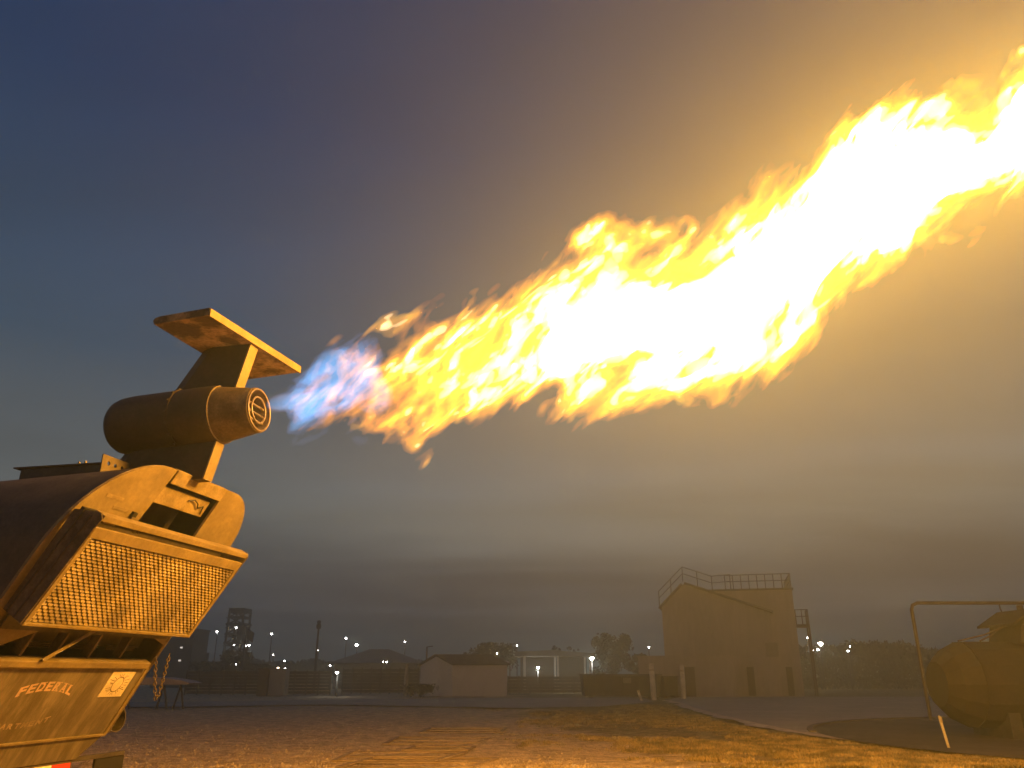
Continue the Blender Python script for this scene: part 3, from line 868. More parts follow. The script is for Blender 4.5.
for u0, u1, v0, h0 in ((748, 755, 667, 0), (786, 792, 667, .55)):
    mb = MB(); x0, x1 = TX(u0) - ox, TX(u1) - ox; z1 = TZ(u0, v0)
    mb.box(x0, x1, h0 - .06 if h0 else -.06, h0 + .02, .05, z1); dr = mb.build('door', M_door, tower)
    mb = MB(); mb.box(x0 + .08, x0 + .16, (h0 or 0) - .12, (h0 or 0) - .062, z1 * .45, z1 * .5); mb.build('handle', M_steel, dr)
for u0, v0 in ((722, 668), (770, 650)):
    mb = MB(); p = at_depth(u0, v0, YT); fy = -.035 if u0 < 760 else -.035
    mb.box(p.x - ox - .45, p.x - ox + .45, fy, .03, p.z - .5, p.z + .5); mb.build('shutter', mat('closed_steel_shutter', (.27, .24, .20), .7, var=.2), tower)
for xx in np.arange(xl + 1.2, xr - .5, 1.22):
    if xx > xe - .1:
        fy, zz = .55, zf
    else:
        fy = 0; zz = (zl + (xx - xl) * sl) if xx < xp else (zp - (xx - xp) * sr)
    if fy == 0 and xx < TX(735) - ox: z0 = TZ(700, 656) + .25
    else: z0 = .05
    mb = MB(); mb.box(xx - .035, xx + .035, fy - .025, fy + .01, z0 + 2.2 * 0 , zz - .12); mb.build('cladding_seam', M_wall, tower)
# side balcony with stair post
bx0 = xr + .004; bz = TZ(797, 625)
mb = MB(); mb.box(bx0, bx0 + 1.05, 1.4, 3.4, bz - .12, bz + .06); bal = mb.build('balcony', M_roof, tower)
railing(bal, [(bx0 + .1, 1.45, bz + .06), (bx0 + 1.0, 1.45, bz + .06), (bx0 + 1.0, 3.35, bz + .06)], 1.1, [2, 2])
mb = MB(); mb.bar((bx0 + 1.0, 1.6, bz - .12), (bx0 + 1.0, 1.6, 0), .12); mb.bar((bx0 + 1.0, 3.2, bz - .12), (bx0 + 1.0, 3.2, 0), .12); mb.build('balcony_post', M_steel, bal)
# annex: low flat building in front of the tower's left part
ya = 60.2
ann = thing('low_annex', (TX(690, 690, ya), ya, 0), 'low flat roofed tan metal annex standing before the training tower', 'building', rz=TRZ)
ax0 = TX(690, 690, ya); x0, x1 = TX(640, 690, ya) - ax0, TX(735, 690, ya) - ax0; z1 = TZ(690, 657, ya)
mb = MB(); mb.box(x0, x1, 0, 1.6, 0, z1); mb.build('wall', M_wall, ann)
mb = MB(); mb.box(x0 - .1, x1 + .1, -.06, 1.62, z1 + .004, z1 + .10); mb.build('roof', M_wall, ann)
mb = MB(); d0, d1 = TX(686, 690, ya) - ax0, TX(696, 690, ya) - ax0; mb.box(d0, d1, -.05, .02, .03, TZ(690, 667, ya)); dr = mb.build('door', M_door, ann)
mb = MB(); mb.box(d1 - .16, d1 - .08, -.11, -.052, .95, 1.03); mb.build('handle', M_steel, dr)
for xx in np.arange(x0 + .6, x1, .62):
    if d0 - .05 < xx < d1 + .05: continue
    mb = MB(); mb.box(xx - .02, xx + .02, -.022, .01, .05, z1 - .05); mb.build('rib', M_wall, ann)

# bollards and stakes
def bollard(u, v0, v1, r, lean, label, group=None):
    x, y = on_ground(u, v0); h = at_depth(u, v1, y).z
    root = thing('bollard', (x, y, 0), label, 'post', group)
    mb = MB(); mb.lathe((0, 0, -.05), (lean, 0, 1), [(0, r), (h + .0, r), (h + .05, r * .8), (h + .07, r * .3)], seg=14); mb.build('shaft', M_post, root, smooth=True)
    mb = MB(); mb.lathe((lean * h * .8, 0, h * .8), (lean, 0, 1), [(0, r + .006), (.12, r + .006)], seg=14); mb.build('band', mat('worn_band', (.45, .36, .2), .6), root)
bollard(654, 699.6, 664, .17, -.02, 'tall pale steel post standing before the dark dumpster')
bollard(684, 699, 665, .15, 0.0, 'tall pale steel post beside the annex door')
bollard(949.5, 749, 716, .032, -.14, 'thin pale stake leaning at the edge of the burn pit')
bollard(642, 701, 690, .08, -.35, 'short pale stake leaning over beside the tall post')

# ================================================================== FUSELAGE PROP ON THE BURN PIT and pipe gantry
M_prop = mat('rusted_prop_steel', (.032, .023, .016), .8, var=.35, scale=1.5, bump=.1, col2=(.02, .015, .011))
YP = 22.5
px0 = at_depth(938, 690, YP).x
prop = thing('fuselage_prop', (px0, YP, 0), 'rusted steel fuselage burn prop with blunt nose standing on the pit', 'burn prop')
z_t, z_b, z_nt, z_nb = TZ(965, 641, YP), .22, TZ(938, 650, YP), TZ(938, 692, YP)
zc_, rc_ = (z_t + z_b) / 2, (z_t - z_b) / 2
mb = MB(); mb.lathe((.75, 0, zc_), (1, 0, 0), [(0, rc_ * .985), (.0, rc_), (5.5, rc_), (5.5, rc_ * .9)], seg=14); mb.build('hull', M_prop, prop)
mb = MB(); mb.lathe((0, 0, zc_), (1, 0, 0), [(0, rc_ * .40), (.0, rc_ * .52), (.3, rc_ * .80), (.74, rc_ * .985)], seg=14); mb.build('nose', M_prop, prop)
for xx in (1.6, 3.0, 4.4):
    mb = MB(); mb.lathe((.75 + xx, 0, zc_), (1, 0, 0), [(0, rc_ + .015), (.06, rc_ + .015)], seg=14); mb.build('hull_band', M_rust, prop)
hx = at_depth(1003, 640, YP).x - px0
mb = MB(); mb.prism([(hx, z_t - .1), (hx + .12, z_t + .38), (hx + .55, z_t + .72), (hx + 2.4, z_t + .72), (hx + 3.0, z_t - .1)], 1, -.75, .75); mb.build('cockpit_hump', M_prop, prop, bevel=.03)
mb = MB(); mb.prism([(hx - .16, z_t + .36), (hx + .50, z_t + .76), (hx + .50, z_t + .82), (hx - .16, z_t + .42)], 1, -.85, .85); mb.build('visor', M_prop, prop)
for q, (u0, u1) in enumerate(((958, 1000), (980, 1002))):
    p0 = at_depth(u0, 641, YP - .3) - Vector((px0, YP, 0)); p1 = Vector((hx + .05, -.3 + .3 * q, z_t + .40))
    mb = MB(); mb.tube([p0, p0.lerp(p1, .5) + Vector((0, 0, -.05)), p1], .022, 6); mb.build('stay_cable', M_steel, prop)
for xx in (1.4, 4.6):
    mb = MB(); mb.box(xx - .15, xx + .15, -.9, .9, 0.0, zc_ - rc_ * .62); mb.build('saddle', M_dark, prop)
# gantry of steel pipe over the prop
xg, yg = on_ground(931, 721); hg = at_depth(909, 603, yg).z
gan = thing('pipe_gantry', (xg, yg, 0), 'steel pipe gantry frame arching over the burn prop', 'gantry')
gp = MB(); gp.tube([(0, 0, 0), (0, 0, hg - .25), (.06, 0, hg - .08), (.25, 0, hg), (9.0, 0, hg)], .065, 12); gp.build('pipe', M_steel, gan, smooth=True)
xg2 = at_depth(1019, 604, yg).x - xg
mb = MB(); mb.tube([(xg2, 0, hg - .086), (xg2, 0, 0)], .11, 12); mb.build('leg', M_steel, gan, smooth=True)
mb = MB(); mb.tube([(8.9, 0, hg - .086), (8.9, 0, 0)], .085, 12); mb.build('leg', M_steel, gan, smooth=True)
xd = at_depth(999, 603, yg).x - xg
mb = MB(); mb.tube([(xd, 0, hg), (xd, 0, hg - .2), (xd + .06, 0, hg - .42)], .025, 8); mb.build('nozzle', M_steel, gan)
mb = MB(); mb.box(-.2, .2, -.2, .2, -.02, .04); mb.build('foot_plate', M_steel, gan)

# ================================================================== BUILDINGS IN THE YARD BEHIND
M_shed = mat('pale_shed_siding', (.46, .43, .40), .8, var=.1, scale=.6)
M_shroof = mat('dark_shingles', (.075, .068, .06), .9, var=.25, scale=2)
# small gabled shed
ysd = 61.5
sx = TX(470, 690, ysd)
shed = thing('storage_shed', (sx, ysd, 0), 'small pale storage shed with dark pitched roof beside the road', 'shed', rz=0)
wl_, wm_, wr_ = TX(419, 690, ysd + 2) - sx, TX(452, 690, ysd) - sx, TX(507, 690, ysd) - sx
ze_ = TZ(480, 665, ysd); zr_ = TZ(438, 656, ysd + 1.2)
# front long wall faces the camera, gable end turns left and away
A0 = Vector((wm_, 0, 0)); B0 = Vector((wr_, .0, 0)); dpt = Vector((wl_ - wm_, 2.6, 0))
mb = MB()
mb.v += [tuple(A0), tuple(B0), tuple(B0 + dpt), tuple(A0 + dpt)] + [tuple(q + Vector((0, 0, ze_))) for q in (A0, B0, B0 + dpt, A0 + dpt)] + \
        [tuple(A0 + dpt * .5 + Vector((0, 0, zr_))), tuple(B0 + dpt * .5 + Vector((0, 0, zr_)))]
mb.f += [(0, 1, 5, 4), (1, 2, 6, 9, 5), (2, 3, 7, 6), (3, 0, 4, 8, 7), (4, 5, 9, 8), (6, 7, 8, 9), (0, 3, 2, 1)]
mb.build('wall', M_shed, shed)
for s0, s1 in ((0, .5), (1, .5)):
    mb = MB(); up = Vector((0, 0, .03)); th = Vector((0, 0, .1))
    e0 = A0 + dpt * s0 + Vector((-.15, 0, ze_)) - (dpt * (s1 - s0)) * .08 + Vector((0, 0, -(zr_ - ze_) * .08)); e1 = e0 + (B0 - A0) + Vector((.3, 0, 0))
    r0 = A0 + dpt * s1 + Vector((-.15, 0, zr_)); r1 = r0 + (B0 - A0) + Vector((.3, 0, 0))
    mb.hexa([q + up for q in (e0, e1, r1, r0)] + [q + up + th for q in (e0, e1, r1, r0)]); mb.build('roof', M_shroof, shed)
for xx in np.arange(wm_ + .5, wr_ - .2, .6):
    mb = MB(); mb.box(xx - .015, xx + .015, -.02, .005, .05, ze_ - .05); mb.build('batten', M_shed, shed)
aw = MB(); p = at_depth(506, 664, ysd + 3)
awn = thing('awning', (p.x, p.y, 0), 'pale blue sheet awning behind the storage shed', 'awning')
aw.prism([(-.9, p.z + .35), (.2, p.z + .2), (.5, p.z - .35), (.45, p.z - .42), (.15, p.z + .12), (-.9, p.z + .28)], 1, -.8, .8); aw.build('sheet', mat('pale_blue_sheet', (.5, .52, .58), .6, var=.1), awn)
for q in (-.8, .3):
    mb = MB(); mb.bar((q, .5, 0), (q, .5, p.z + .1), .07); mb.build('pole', M_steel, awn)

# hip roofed building
yh = 92.0
hx0, hx1 = TX(330, 660, yh), TX(420, 660, yh); hc = (hx0 + hx1) / 2
hip = thing('hip_roof_building', (hc, yh, 0), 'wide low building with tan hipped roof behind the fence', 'building')
hz0, hz1 = TZ(375, 663, yh), TZ(375, 648, yh)
M_hroof = mat('tan_shingle_roof', (.26, .22, .18), .85, var=.2, scale=1)
hw = (hx1 - hx0) / 2; rw = hw * .22
mb = MB(); mb.box(-hw * .9, hw * .9, -.0, 9, 0, hz0 - .004); mb.build('wall', mat('dim_stucco', (.17, .15, .13), .85, var=.2), hip)
mb = MB(); mb.v += [(-hw, -.7, hz0), (hw, -.7, hz0), (hw, 9.7, hz0), (-hw, 9.7, hz0), (-rw - .3, 4.5, hz1), (rw - .3, 4.5, hz1)]
mb.f += [(0, 1, 5, 4), (1, 2, 5), (2, 3, 4, 5), (3, 0, 4), (3, 2, 1, 0)]; mb.build('roof', M_hroof, hip)
M_win = mat('dark_window_glass', (.03, .032, .036), .15, var=.1)
for q in range(6):
    xx = -hw * .78 + q * hw * .31
    mb = MB(); mb.box(xx - .55, xx + .55, -.06, .0, .75, 1.75); wd = mb.build('window', mat('window_trim', (.35, .32, .28), .7, var=.1), hip)
    mb = MB(); mb.box(xx - .48, xx + .48, -.075, -.062, .82, 1.68); mb.build('pane', M_win, wd)

# pavilion shelter
yv = 82.0
vx0, vx1 = TX(521, 660, yv), TX(592, 660, yv); vc = (vx0 + vx1) / 2
pav = thing('open_pavilion', (vc, yv, 0), 'open sided pavilion shelter with pale posts and dark flat roof', 'shelter')
vz0, vz1 = TZ(550, 656, yv), TZ(550, 650, yv)
mb = MB(); mb.prism([(vx0 - vc - .6, vz0), (vx1 - vc + .5, vz0), (vx1 - vc + .5, vz0 + .22), (vx0 - vc + 3.2, vz0 + .55), (vx0 - vc - .6, vz0 + .40)], 1, -.4, 6); mb.build('roof', mat('grey_sheet_roof', (.17, .16, .15), .8, var=.2), pav)
M_vpost = mat('white_post', (.7, .68, .62), .6, var=.1)
for u in (525, 558, 590):
    for yy in (0, 5.5):
        mb = MB(); xx = TX(u, 670, yv) - vc; mb.bar((xx, yy, 0), (xx, yy, vz0), .18); mb.build('post', M_vpost, pav)
mb = MB(); mb.box(vx0 - vc, vx1 - vc, 5.8, 5.95, 0, vz0 - .01); mb.build('back_wall', mat('dim_boards', (.10, .09, .08), .85, var=.25), pav)
M_bench = mat('pale_bench_top', (.55, .52, .46), .7, var=.15)
for u in (564, 574):
    p = at_depth(u, 681, yv - .9)
    tb = thing('picnic_table', (p.x, yv - 1.6, 0), 'pale picnic table standing before the open pavilion', 'table', 'picnic tables by the pavilion')
    mb = MB(); mb.box(-.6, .6, -.35, .35, .70, .76); mb.build('table_top', M_bench, tb)
    for sx_ in (-.4, .4):
        mb = MB(); mb.box(sx_ - .04, sx_ + .04, -.25, .25, 0, .698); mb.build('leg', M_bench, tb)
# low wall before the pavilion
def fence(name, x0, x1, y, h, npost, m, label, rails):
    root = thing(name, ((x0 + x1) / 2, y, 0), label, 'fence'); c_ = (x0 + x1) / 2
    for q in range(npost + 1):
        xx = x0 + (x1 - x0) * q / npost - c_
        mb = MB(); mb.box(xx - .05, xx + .05, -.05, .05, 0, h + .06); mb.build('post', m, root)
    for z0, z1 in rails:
        mb = MB(); mb.box(x0 - c_, x1 - c_, .052, .085, z0, z1); mb.build('board', m, root)
    return root
M_fence = mat('dark_brown_boards', (.075, .062, .048), .85, var=.3, scale=1.2)
M_fence2 = mat('weathered_boards', (.12, .10, .08), .85, var=.3, scale=1.2)
bd = lambda h, n: [(.08 + h * q / n, .08 + h * (q + .88) / n) for q in range(n)]
fence('board_fence', TX(185, 690, 66), TX(330, 690, 66), 66, 1.75, 12, M_fence, 'dark brown board fence behind the parked wing section', bd(1.7, 7))
fence('board_fence', TX(342, 690, 70), TX(418, 690, 70), 70, 2.0, 8, M_fence, 'dark board fence between the white post and the storage shed', bd(1.9, 7))
fence('board_fence', TX(508, 690, 70), TX(585, 690, 70), 70, 1.35, 7, M_fence2, 'weathered low board fence between the shed and the dumpster', bd(1.3, 5))
# booths by the fence
yb = 63.0
for u0, u1, v0, col, lab in ((268, 284, 670, (.20, .185, .17), 'pale upright booth standing before the board fence'),
                             (256.5, 266.5, 670, (.085, .06, .035), 'dark brown upright booth beside the pale booth')):
    x0, x1 = TX(u0, 690, yb), TX(u1, 690, yb); h = TZ(u0, v0, yb); c_ = (x0 + x1) / 2; w_ = (x1 - x0) / 2
    bt = thing('upright_booth', (c_, yb, 0), lab, 'booth')
    m = mat('booth_plastic_%d' % int(u0), col, .6, var=.12)
    mb = MB(); mb.box(-w_, w_, 0, 1.2, 0, h); mb.build('body', m, bt, bevel=.03)
    mb = MB(); mb.box(-w_ - .04, w_ + .04, -.06, 1.26, h + .004, h + .12); mb.build('roof', m, bt, bevel=.03)
    mb = MB(); mb.box(-w_ * .7, w_ * .7, -.03, -.002, .1, h * .92); d_ = mb.build('door', m, bt)
    mb = MB(); mb.box(w_ * .45, w_ * .6, -.06, -.032, h * .45, h * .5); mb.build('handle', M_steel, d_)
# wing section on trestles
pw = at_depth(160, 683, 40)
wing = thing('wing_section', (pw.x, 40, 0), 'pale rounded wing section propped on trestles behind the trailer', 'wing')
mb = MB()
prof = [(-2.6, .0), (-2.4, .16), (-1.2, .27), (.3, .25), (1.3, .12), (1.72, .0), (1.55, -.06), (-2.4, -.10)]
mb.prism([(a + 0, b + pw.z) for a, b in prof], 1, -.6, .9); mb.build('skin', mat('pale_wing_paint', (.36, .29, .24), .6, var=.15), wing, bevel=.02)
for xx in (-1.6, .2, 1.0):
    mb = MB(); mb.bar((xx - .25, .1, 0), (xx, .1, pw.z - .08), .07); mb.bar((xx + .25, .1, 0), (xx, .1, pw.z - .12), .07); mb.build('trestle', M_dark, wing)

# dumpsters
M_dump = mat('dark_green_dumpster', (.055, .05, .036), .75, var=.3, scale=1.5)
def dumpster(u0, u1, v0, y, lab, patch):
    x0, x1 = TX(u0, 690, y), TX(u1, 690, y); h = TZ(u0, v0, y); c_ = (x0 + x1) / 2; w_ = (x1 - x0) / 2
    d = thing('dumpster', (c_, y, 0), lab, 'dumpster')
    mb = MB(); mb.hexa([(-w_ * .96, 0, .12), (w_ * .96, 0, .12), (w_ * .96, 2.2, .12), (-w_ * .96, 2.2, .12), (-w_, -.12, h - .1), (w_, -.12, h - .1), (w_, 2.3, h - .1), (-w_, 2.3, h - .1)])
    mb.build('bin', M_dump, d, bevel=.02)
    mb = MB(); mb.box(-w_ - .05, w_ + .05, -.18, 2.35, h - .098, h); mb.build('rim', M_dump, d)
    for q in range(int(w_ * 1.6) + 1):
        xx = -w_ * .9 + q * (w_ * 1.8) / max(1, int(w_ * 1.6))
        mb = MB(); mb.bar((xx, -.06, .14), (xx, -.17, h - .12), .09); mb.build('rib', M_dump, d)
    for xx in (-w_ * .8, w_ * .8):
        mb = MB(); mb.box(xx - .12, xx + .12, .1, 2.1, 0, .118); mb.build('skid', M_steel, d)
    if patch:
        mb = MB(); mb.box(w_ * .02, w_ * .02 + .55, -.16, -.145, h * .62, h * .62 + .35); mb.build('sticker', mat('faded_sticker', (.22, .20, .16), .7), d)
dumpster(583, 662, 674, 57.5, 'long dark roll off dumpster with a faded sticker', True)
dumpster(664, 678, 676, 58.6, 'small dark dumpster behind the tall pale post', False)

# drill tower of scaffold in the distance
yd = 112.0
M_scaf = mat('dark_scaffold', (.05, .05, .05), .7, var=.2)
dt = thing('drill_tower', (TX(231, 660, yd), yd, 0), 'dark open scaffold drill tower with stacked platforms far off', 'tower')
zt_ = TZ(231, 609, yd); wd_ = 1.05
z_lv = [0, TZ(231, 652, yd), TZ(231, 643, yd), TZ(231, 634, yd), TZ(231, 624, yd), TZ(231, 617, yd), zt_]
for sx_ in (-1, 1):
    for sy_ in (0, 3):
        w_ = wd_
        mb = MB(); mb.bar((sx_ * w_ * 1.12, sy_, 0), (sx_ * w_ * .92, sy_, zt_), .26); mb.build('corner_post', M_scaf, dt)
for q, z in enumerate(z_lv[1:]):
    w_ = wd_ * (1.25 if q < 4 else 1.05)
    mb = MB(); mb.box(-w_, w_, -.1, 3.1, z - .14, z + .14); mb.build('platform', M_scaf, dt)
    if q < 5:
        zn = z_lv[q + 2]
        mb = MB(); mb.bar((-wd_ * .95, -.05, z), (wd_ * .95, -.05, zn), .16); mb.bar((wd_ * .95, .15, z), (-wd_ * .95, .15, zn), .16); mb.build('brace', M_scaf, dt)
        mb = MB(); mb.box(-w_, w_, -.1, -.03, z + .75, z + .87); mb.build('guard_rail', M_scaf, dt)
mb = MB(); mb.box(-wd_ * 1.05, wd_ * 1.05, .1, 3, zt_ - .5, zt_ - .142); mb.build('top_panel', M_scaf, dt)
mb = MB(); mb.box(-.8, .6, 2.0, 3.0, z_lv[2], z_lv[4]); mb.build('stair_core', M_scaf, dt)
# dark block building behind the trailer
yk = 100.0
bk = thing('dark_block_building', (TX(172, 660, yk), yk, 0), 'dark plain block building beyond the trailer corner', 'building')
w_ = (TX(187, 660, yk) - TX(150, 660, yk)) / 2; h = TZ(172, 630, yk)
mb = MB(); mb.box(-w_, w_, 0, 5, 0, h); mb.build('wall', mat('dark_cladding', (.06, .06, .06), .85, var=.15), bk)
mb = MB(); mb.box(-w_ - .1, w_ + .1, -.1, 5.1, h + .004, h + .2); mb.build('roof', M_scaf, bk)
for q in range(2):
    mb = MB(); mb.box(w_ * .35, w_ * .35 + .3, -.05, -.002, h * .45 + q * 1.5, h * .45 + .18 + q * 1.5); mb.build('lit_window', glow('lit_window', (.9, .8, .7), 1.2), bk)
pgx = at_depth(198, 662, 105.0)
gt = thing('goal_gantry', (pgx.x, 105, 0), 'low dark square gantry frame beside the drill tower', 'gantry')
for xx in (-1.0, 1.0):
    mb = MB(); mb.bar((xx, 0, 0), (xx, 0, TZ(198, 655, 105)), .45 if xx > 0 else .22); mb.build('leg', M_scaf, gt)
mb = MB(); mb.bar((-1.3, -.1, TZ(198, 654, 105)), (1.3, -.1, TZ(198, 654, 105)), .3); mb.build('beam', M_scaf, gt)

# ------------------------------------------------------------------ poles, flag, lamps
def pole_thing(name, u, vb, vt, y, label, cat, r=.07):
    p = at_depth(u, vt, y)
    root = thing(name, (p.x, y, 0), label, cat)
    mb = MB(); mb.tube([(0, 0, 0), (0, 0, p.z)], [r * 1.3, r * .8], 8); mb.build('pole', M_scaf, root)
    return root, p.z
fp, hz_ = pole_thing('flag_pole', 247, 690, 627, 95, 'dark flag pole with a limp flag beside the drill tower', 'flag pole', .13)
mb = MB(); i = 0
cols = []
for q in range(6):
    cols.append([(.1 + q * .17, .06 * math.sin(q * 1.3), hz_ - .15 - .10 * q), (.1 + q * .15, .06 * math.sin(q * 1.3 + .6), hz_ - 1.25 - .10 * q)])
for a, b in zip(cols, cols[1:]): mb.quad_pts([a[0], b[0], b[1], a[1]])
fl = mb.build('flag', mat('dark_cloth', (.05, .05, .055), .9), fp)
sm = fl.modifiers.new('solid', 'SOLIDIFY'); sm.thickness = .02
sp, hz_ = pole_thing('siren_pole', 318.5, 690, 629, 78, 'tall thin pole with a dark warning siren on top', 'pole', .11)
mb = MB(); mb.lathe((0, 0, hz_), (0, 0, 1), [(0, .1), (.05, .2), (.3, .24), (.5, .16), (.7, .2), (.8, .08)], 14); mb.build('siren', M_scaf, sp)
wp, hz_ = pole_thing('bare_post', 407, 697, 664, 62, 'pale bare steel post before the board fence left of the shed', 'post', .14)
wp.children[0].data.materials[0] = mat('pale_weathered_post', (.26, .23, .19), .8, var=.2)

LAMPG = 'lit yard lamps far behind the yard'
M_lamp = glow('lamp_white', (1.0, .97, .92), 45.0)
M_lampb = glow('lamp_bright', (1.0, .97, .90), 90.0)
M_lampw = glow('lamp_warm', (1.0, .72, .45), 30.0)
def lamp(u, v, y, s, m, label, group=LAMPG, watts=0):
    s *= .78
    p = at_depth(u, v, y)
    root = thing('yard_lamp', (p.x, y, 0), label, 'lamp', group)
    mb = MB(); mb.tube([(0, .25, 0), (0, .25, p.z + .12), (0, .05, p.z + .2)], [.09, .06, .05], 6); mb.build('pole', M_scaf, root)
    mb = MB(); mb.hexa([(-s * .7, -s * .6, p.z + .1), (s * .7, -s * .6, p.z + .1), (s * .7, s * .8, p.z + .12), (-s * .7, s * .8, p.z + .12),
                        (-s * .4, -s * .4, p.z + .24), (s * .4, -s * .4, p.z + .24), (s * .4, s * .5, p.z + .24), (-s * .4, s * .5, p.z + .24)]); mb.build('lamp_head', M_scaf, root)
    if watts:
        ld = bpy.data.lights.new('lamp_light', 'POINT'); ld.energy = watts; ld.color = (1, .96, .88); ld.shadow_soft_size = .15
        lo = bpy.data.objects.new('lamp_light', ld); lo.location = (0, -.1, p.z - s * .9 - .2); C.objects.link(lo); lo.parent = root
    mb = MB(); mb.lathe((0, 0, p.z + .098), (0, 0, -1), [(0, s * .5), (s * .25, s * .55), (s * .55, s * .4), (s * .75, s * .15)], 10); mb.build('lamp_lens', m, root, smooth=True)
for u, v, y, s, lab in ((217, 632, 118, .30, 'white pole lamp between the block building and the drill tower'),
                        (271.5, 634, 118, .36, 'tall white pole lamp standing alone behind the two booths'),
                        (273, 655, 125, .18, 'small white lamp below the tall lone pole lamp'),
                        (236, 628, 108, .28, 'white lamp shining high up on the drill tower'),
                        (245.5, 646, 110, .30, 'white lamp of the close pair beside the flag pole'),
                        (249, 645.5, 110, .30, 'white lamp of the close pair beside the flag pole'),
                        (234, 645.5, 108, .2, 'small white lamp halfway down the drill tower'),
                        (236, 665, 90, .14, 'tiny white lamp before the tree at the drill tower foot'),
                        (284.5, 661.5, 110, .2, 'small white lamp between the pale booth and the siren pole'),
                        (285, 669, 100, .26, 'white lamp just over the fence beside the warm lamp'),
                        (346, 638.5, 118, .30, 'tall white pole lamp rising over the hip roof eave'),
                        (356.5, 645, 112, .45, 'large white lamp shining just above the hip roof slope'),
                        (405, 642, 118, .30, 'white pole lamp above the hip roof end toward the shed'),
                        (330, 666, 86, .2, 'small white lamp over the fence next to the post lamp'),
                        (386.5, 662.5, 86, .2, 'white lamp of the close pair before the hip roof building'),
                        (383, 662.3, 86, .12, 'tiny white lamp of the close pair before the hip roof building'),
                        (318, 651, 118, .14, 'tiny white lamp halfway up the siren pole'),
                        (517, 646, 118, .2, 'small white lamp above the pavilion roof edge'),
                        (497, 654, 86, .2, 'small white lamp before the spreading tree behind the shed'),
                        (649, 647.5, 118, .28, 'white pole lamp rising behind the low annex'),
                        (808, 638, 88, .26, 'white lamp beside the tower balcony post'),
                        (812.5, 651, 88, .22, 'low white lamp of the pair under the brightest lamp'),
                        (818, 650, 88, .24, 'low white lamp of the pair under the brightest lamp'),
                        (848, 651.5, 88, .22, 'white lamp standing before the scrub thicket'),
                        (850, 647, 88, .14, 'tiny white lamp over the lamp before the thicket')):
    lamp(u, v, y, s, M_lamp, lab)
lamp(278, 668.5, 100, .26, M_lampw, 'warm orange yard lamp beyond the pale booth', None)
lamp(337, 673, 61.5, .26, M_lamp, 'yard lamp on a pale post before the board fence', None, 25)
lamp(592, 658.5, 74, .42, M_lampb, 'bright white yard lamp standing beside the pavilion', None, 160)
lamp(538, 668, 84, .34, M_lamp, 'white lamp shining inside the open pavilion', None, 160)
lamp(820.5, 643.5, 88, .55, M_lampb, 'brightest white lamp above the tree line right of the tower', None)
lp, hz_ = pole_thing('dark_lamp_post', 427, 690, 647, 85, 'unlit dark lamp post with short arm behind the shed', 'lamp post', .1)
mb = MB(); mb.bar((0, 0, hz_), (.6, 0, hz_ + .08), .1); mb.build('arm', M_scaf, lp)

# ================================================================== TREES
M_bark = mat('bark', (.07, .055, .045), .9, var=.3)
M_leaf = mat('dull_foliage', (.075, .075, .035), .8, var=.5, scale=.8, col2=(.035, .035, .018))
M_leafd = mat('dark_foliage', (.035, .035, .022), .85, var=.4, scale=.8)
def tree(u, vb, vt, wpx, y, label, n=2600, leaf=.20, m=M_leaf, name='tree', group=None, squash=1.0, seed=1, low=.30):
    rr = random.Random(seed)
    x = at_depth(u, vb, y).x; h = at_depth(u, vt, y).z; w = wpx / FPX * (y * 1.02)
    root = thing(name, (x, y, 0), label, 'tree' if name == 'tree' else 'bush', group)
    mb = MB(); tz = h * low
    mb.tube([(0, 0, 0), (.05, 0, tz), (0, .05, h * .7)], [h * .035, h * .028, h * .008], 8)
    tips = []
    for q in range(9):
        a = q * 2.4 + rr.uniform(-.3, .3); e = rr.uniform(.45, .95)
        z0 = tz + (h * .35) * rr.random(); end = Vector((math.cos(a) * w * .38 * e, math.sin(a) * w * .3 * e, h * rr.uniform(.55, .92)))
        mb.tube([(0, 0, z0), tuple(Vector((0, 0, z0)).lerp(end, .5) + Vector((0, 0, .1))), tuple(end)], [h * .014, h * .009, h * .003], 5); tips.append(end)
    mb.build('trunk', M_bark, root)
    cl = [(Vector((rr.gauss(0, .26) * w, rr.gauss(0, .22) * w, h * (low + .1) + (h * (.90 - low)) * rr.betavariate(2, 1.7))), rr.uniform(.10, .2) * w) for q in range(26)]
    cl = [(c_, r_) for c_, r_ in cl if ((c_.x / (w * .46)) ** 2 + ((c_.z - h * (.55 + low * .3)) / (h * (.5 - low * .25))) ** 2) < 1] + [(t_, .13 * w) for t_ in tips]
    mb = MB()
    for q in range(n):
        c_, r_ = rr.choice(cl)
        d = Vector((rr.gauss(0, 1), rr.gauss(0, 1), rr.gauss(0, 1) * .8)); d = d.normalized() * r_ * rr.random() ** .45
        p = c_ + d
        if p.z > h: p.z = h - rr.random() * .2
        if p.z < .05: p.z = .05
        a1 = Vector((rr.gauss(0, 1), rr.gauss(0, 1), rr.gauss(0, 1))).normalized() * leaf * rr.uniform(.5, 1.1)
        a2 = a1.cross(Vector((rr.gauss(0, 1), rr.gauss(0, 1), rr.gauss(0, 1)))).normalized() * leaf * rr.uniform(.25, .6)
        mb.quad_pts([p - a1, p + a2, p + a1, p - a2])
    mb.build('crown', m, root)
    return root
tree(613, 690, 633, 42, 80, 'round bushy tree between the pavilion and the tower', 4800, .2, seed=3, low=.14)
tree(640, 690, 652, 20, 84, 'small bush beside the round tree left of the annex', 1300, .2, seed=4, name='bush', low=.12)
tree(494, 690, 643, 46, 88, 'spreading tree rising behind the shed roof', 2800, .2, seed=5)
tree(464, 690, 652, 16, 92, 'small tree top showing over the shed ridge', 900, .2, seed=6)
tree(233, 690, 649, 34, 96, 'dark rounded tree at the foot of the drill tower', 2600, .22, m=M_leafd, seed=8, low=.15)
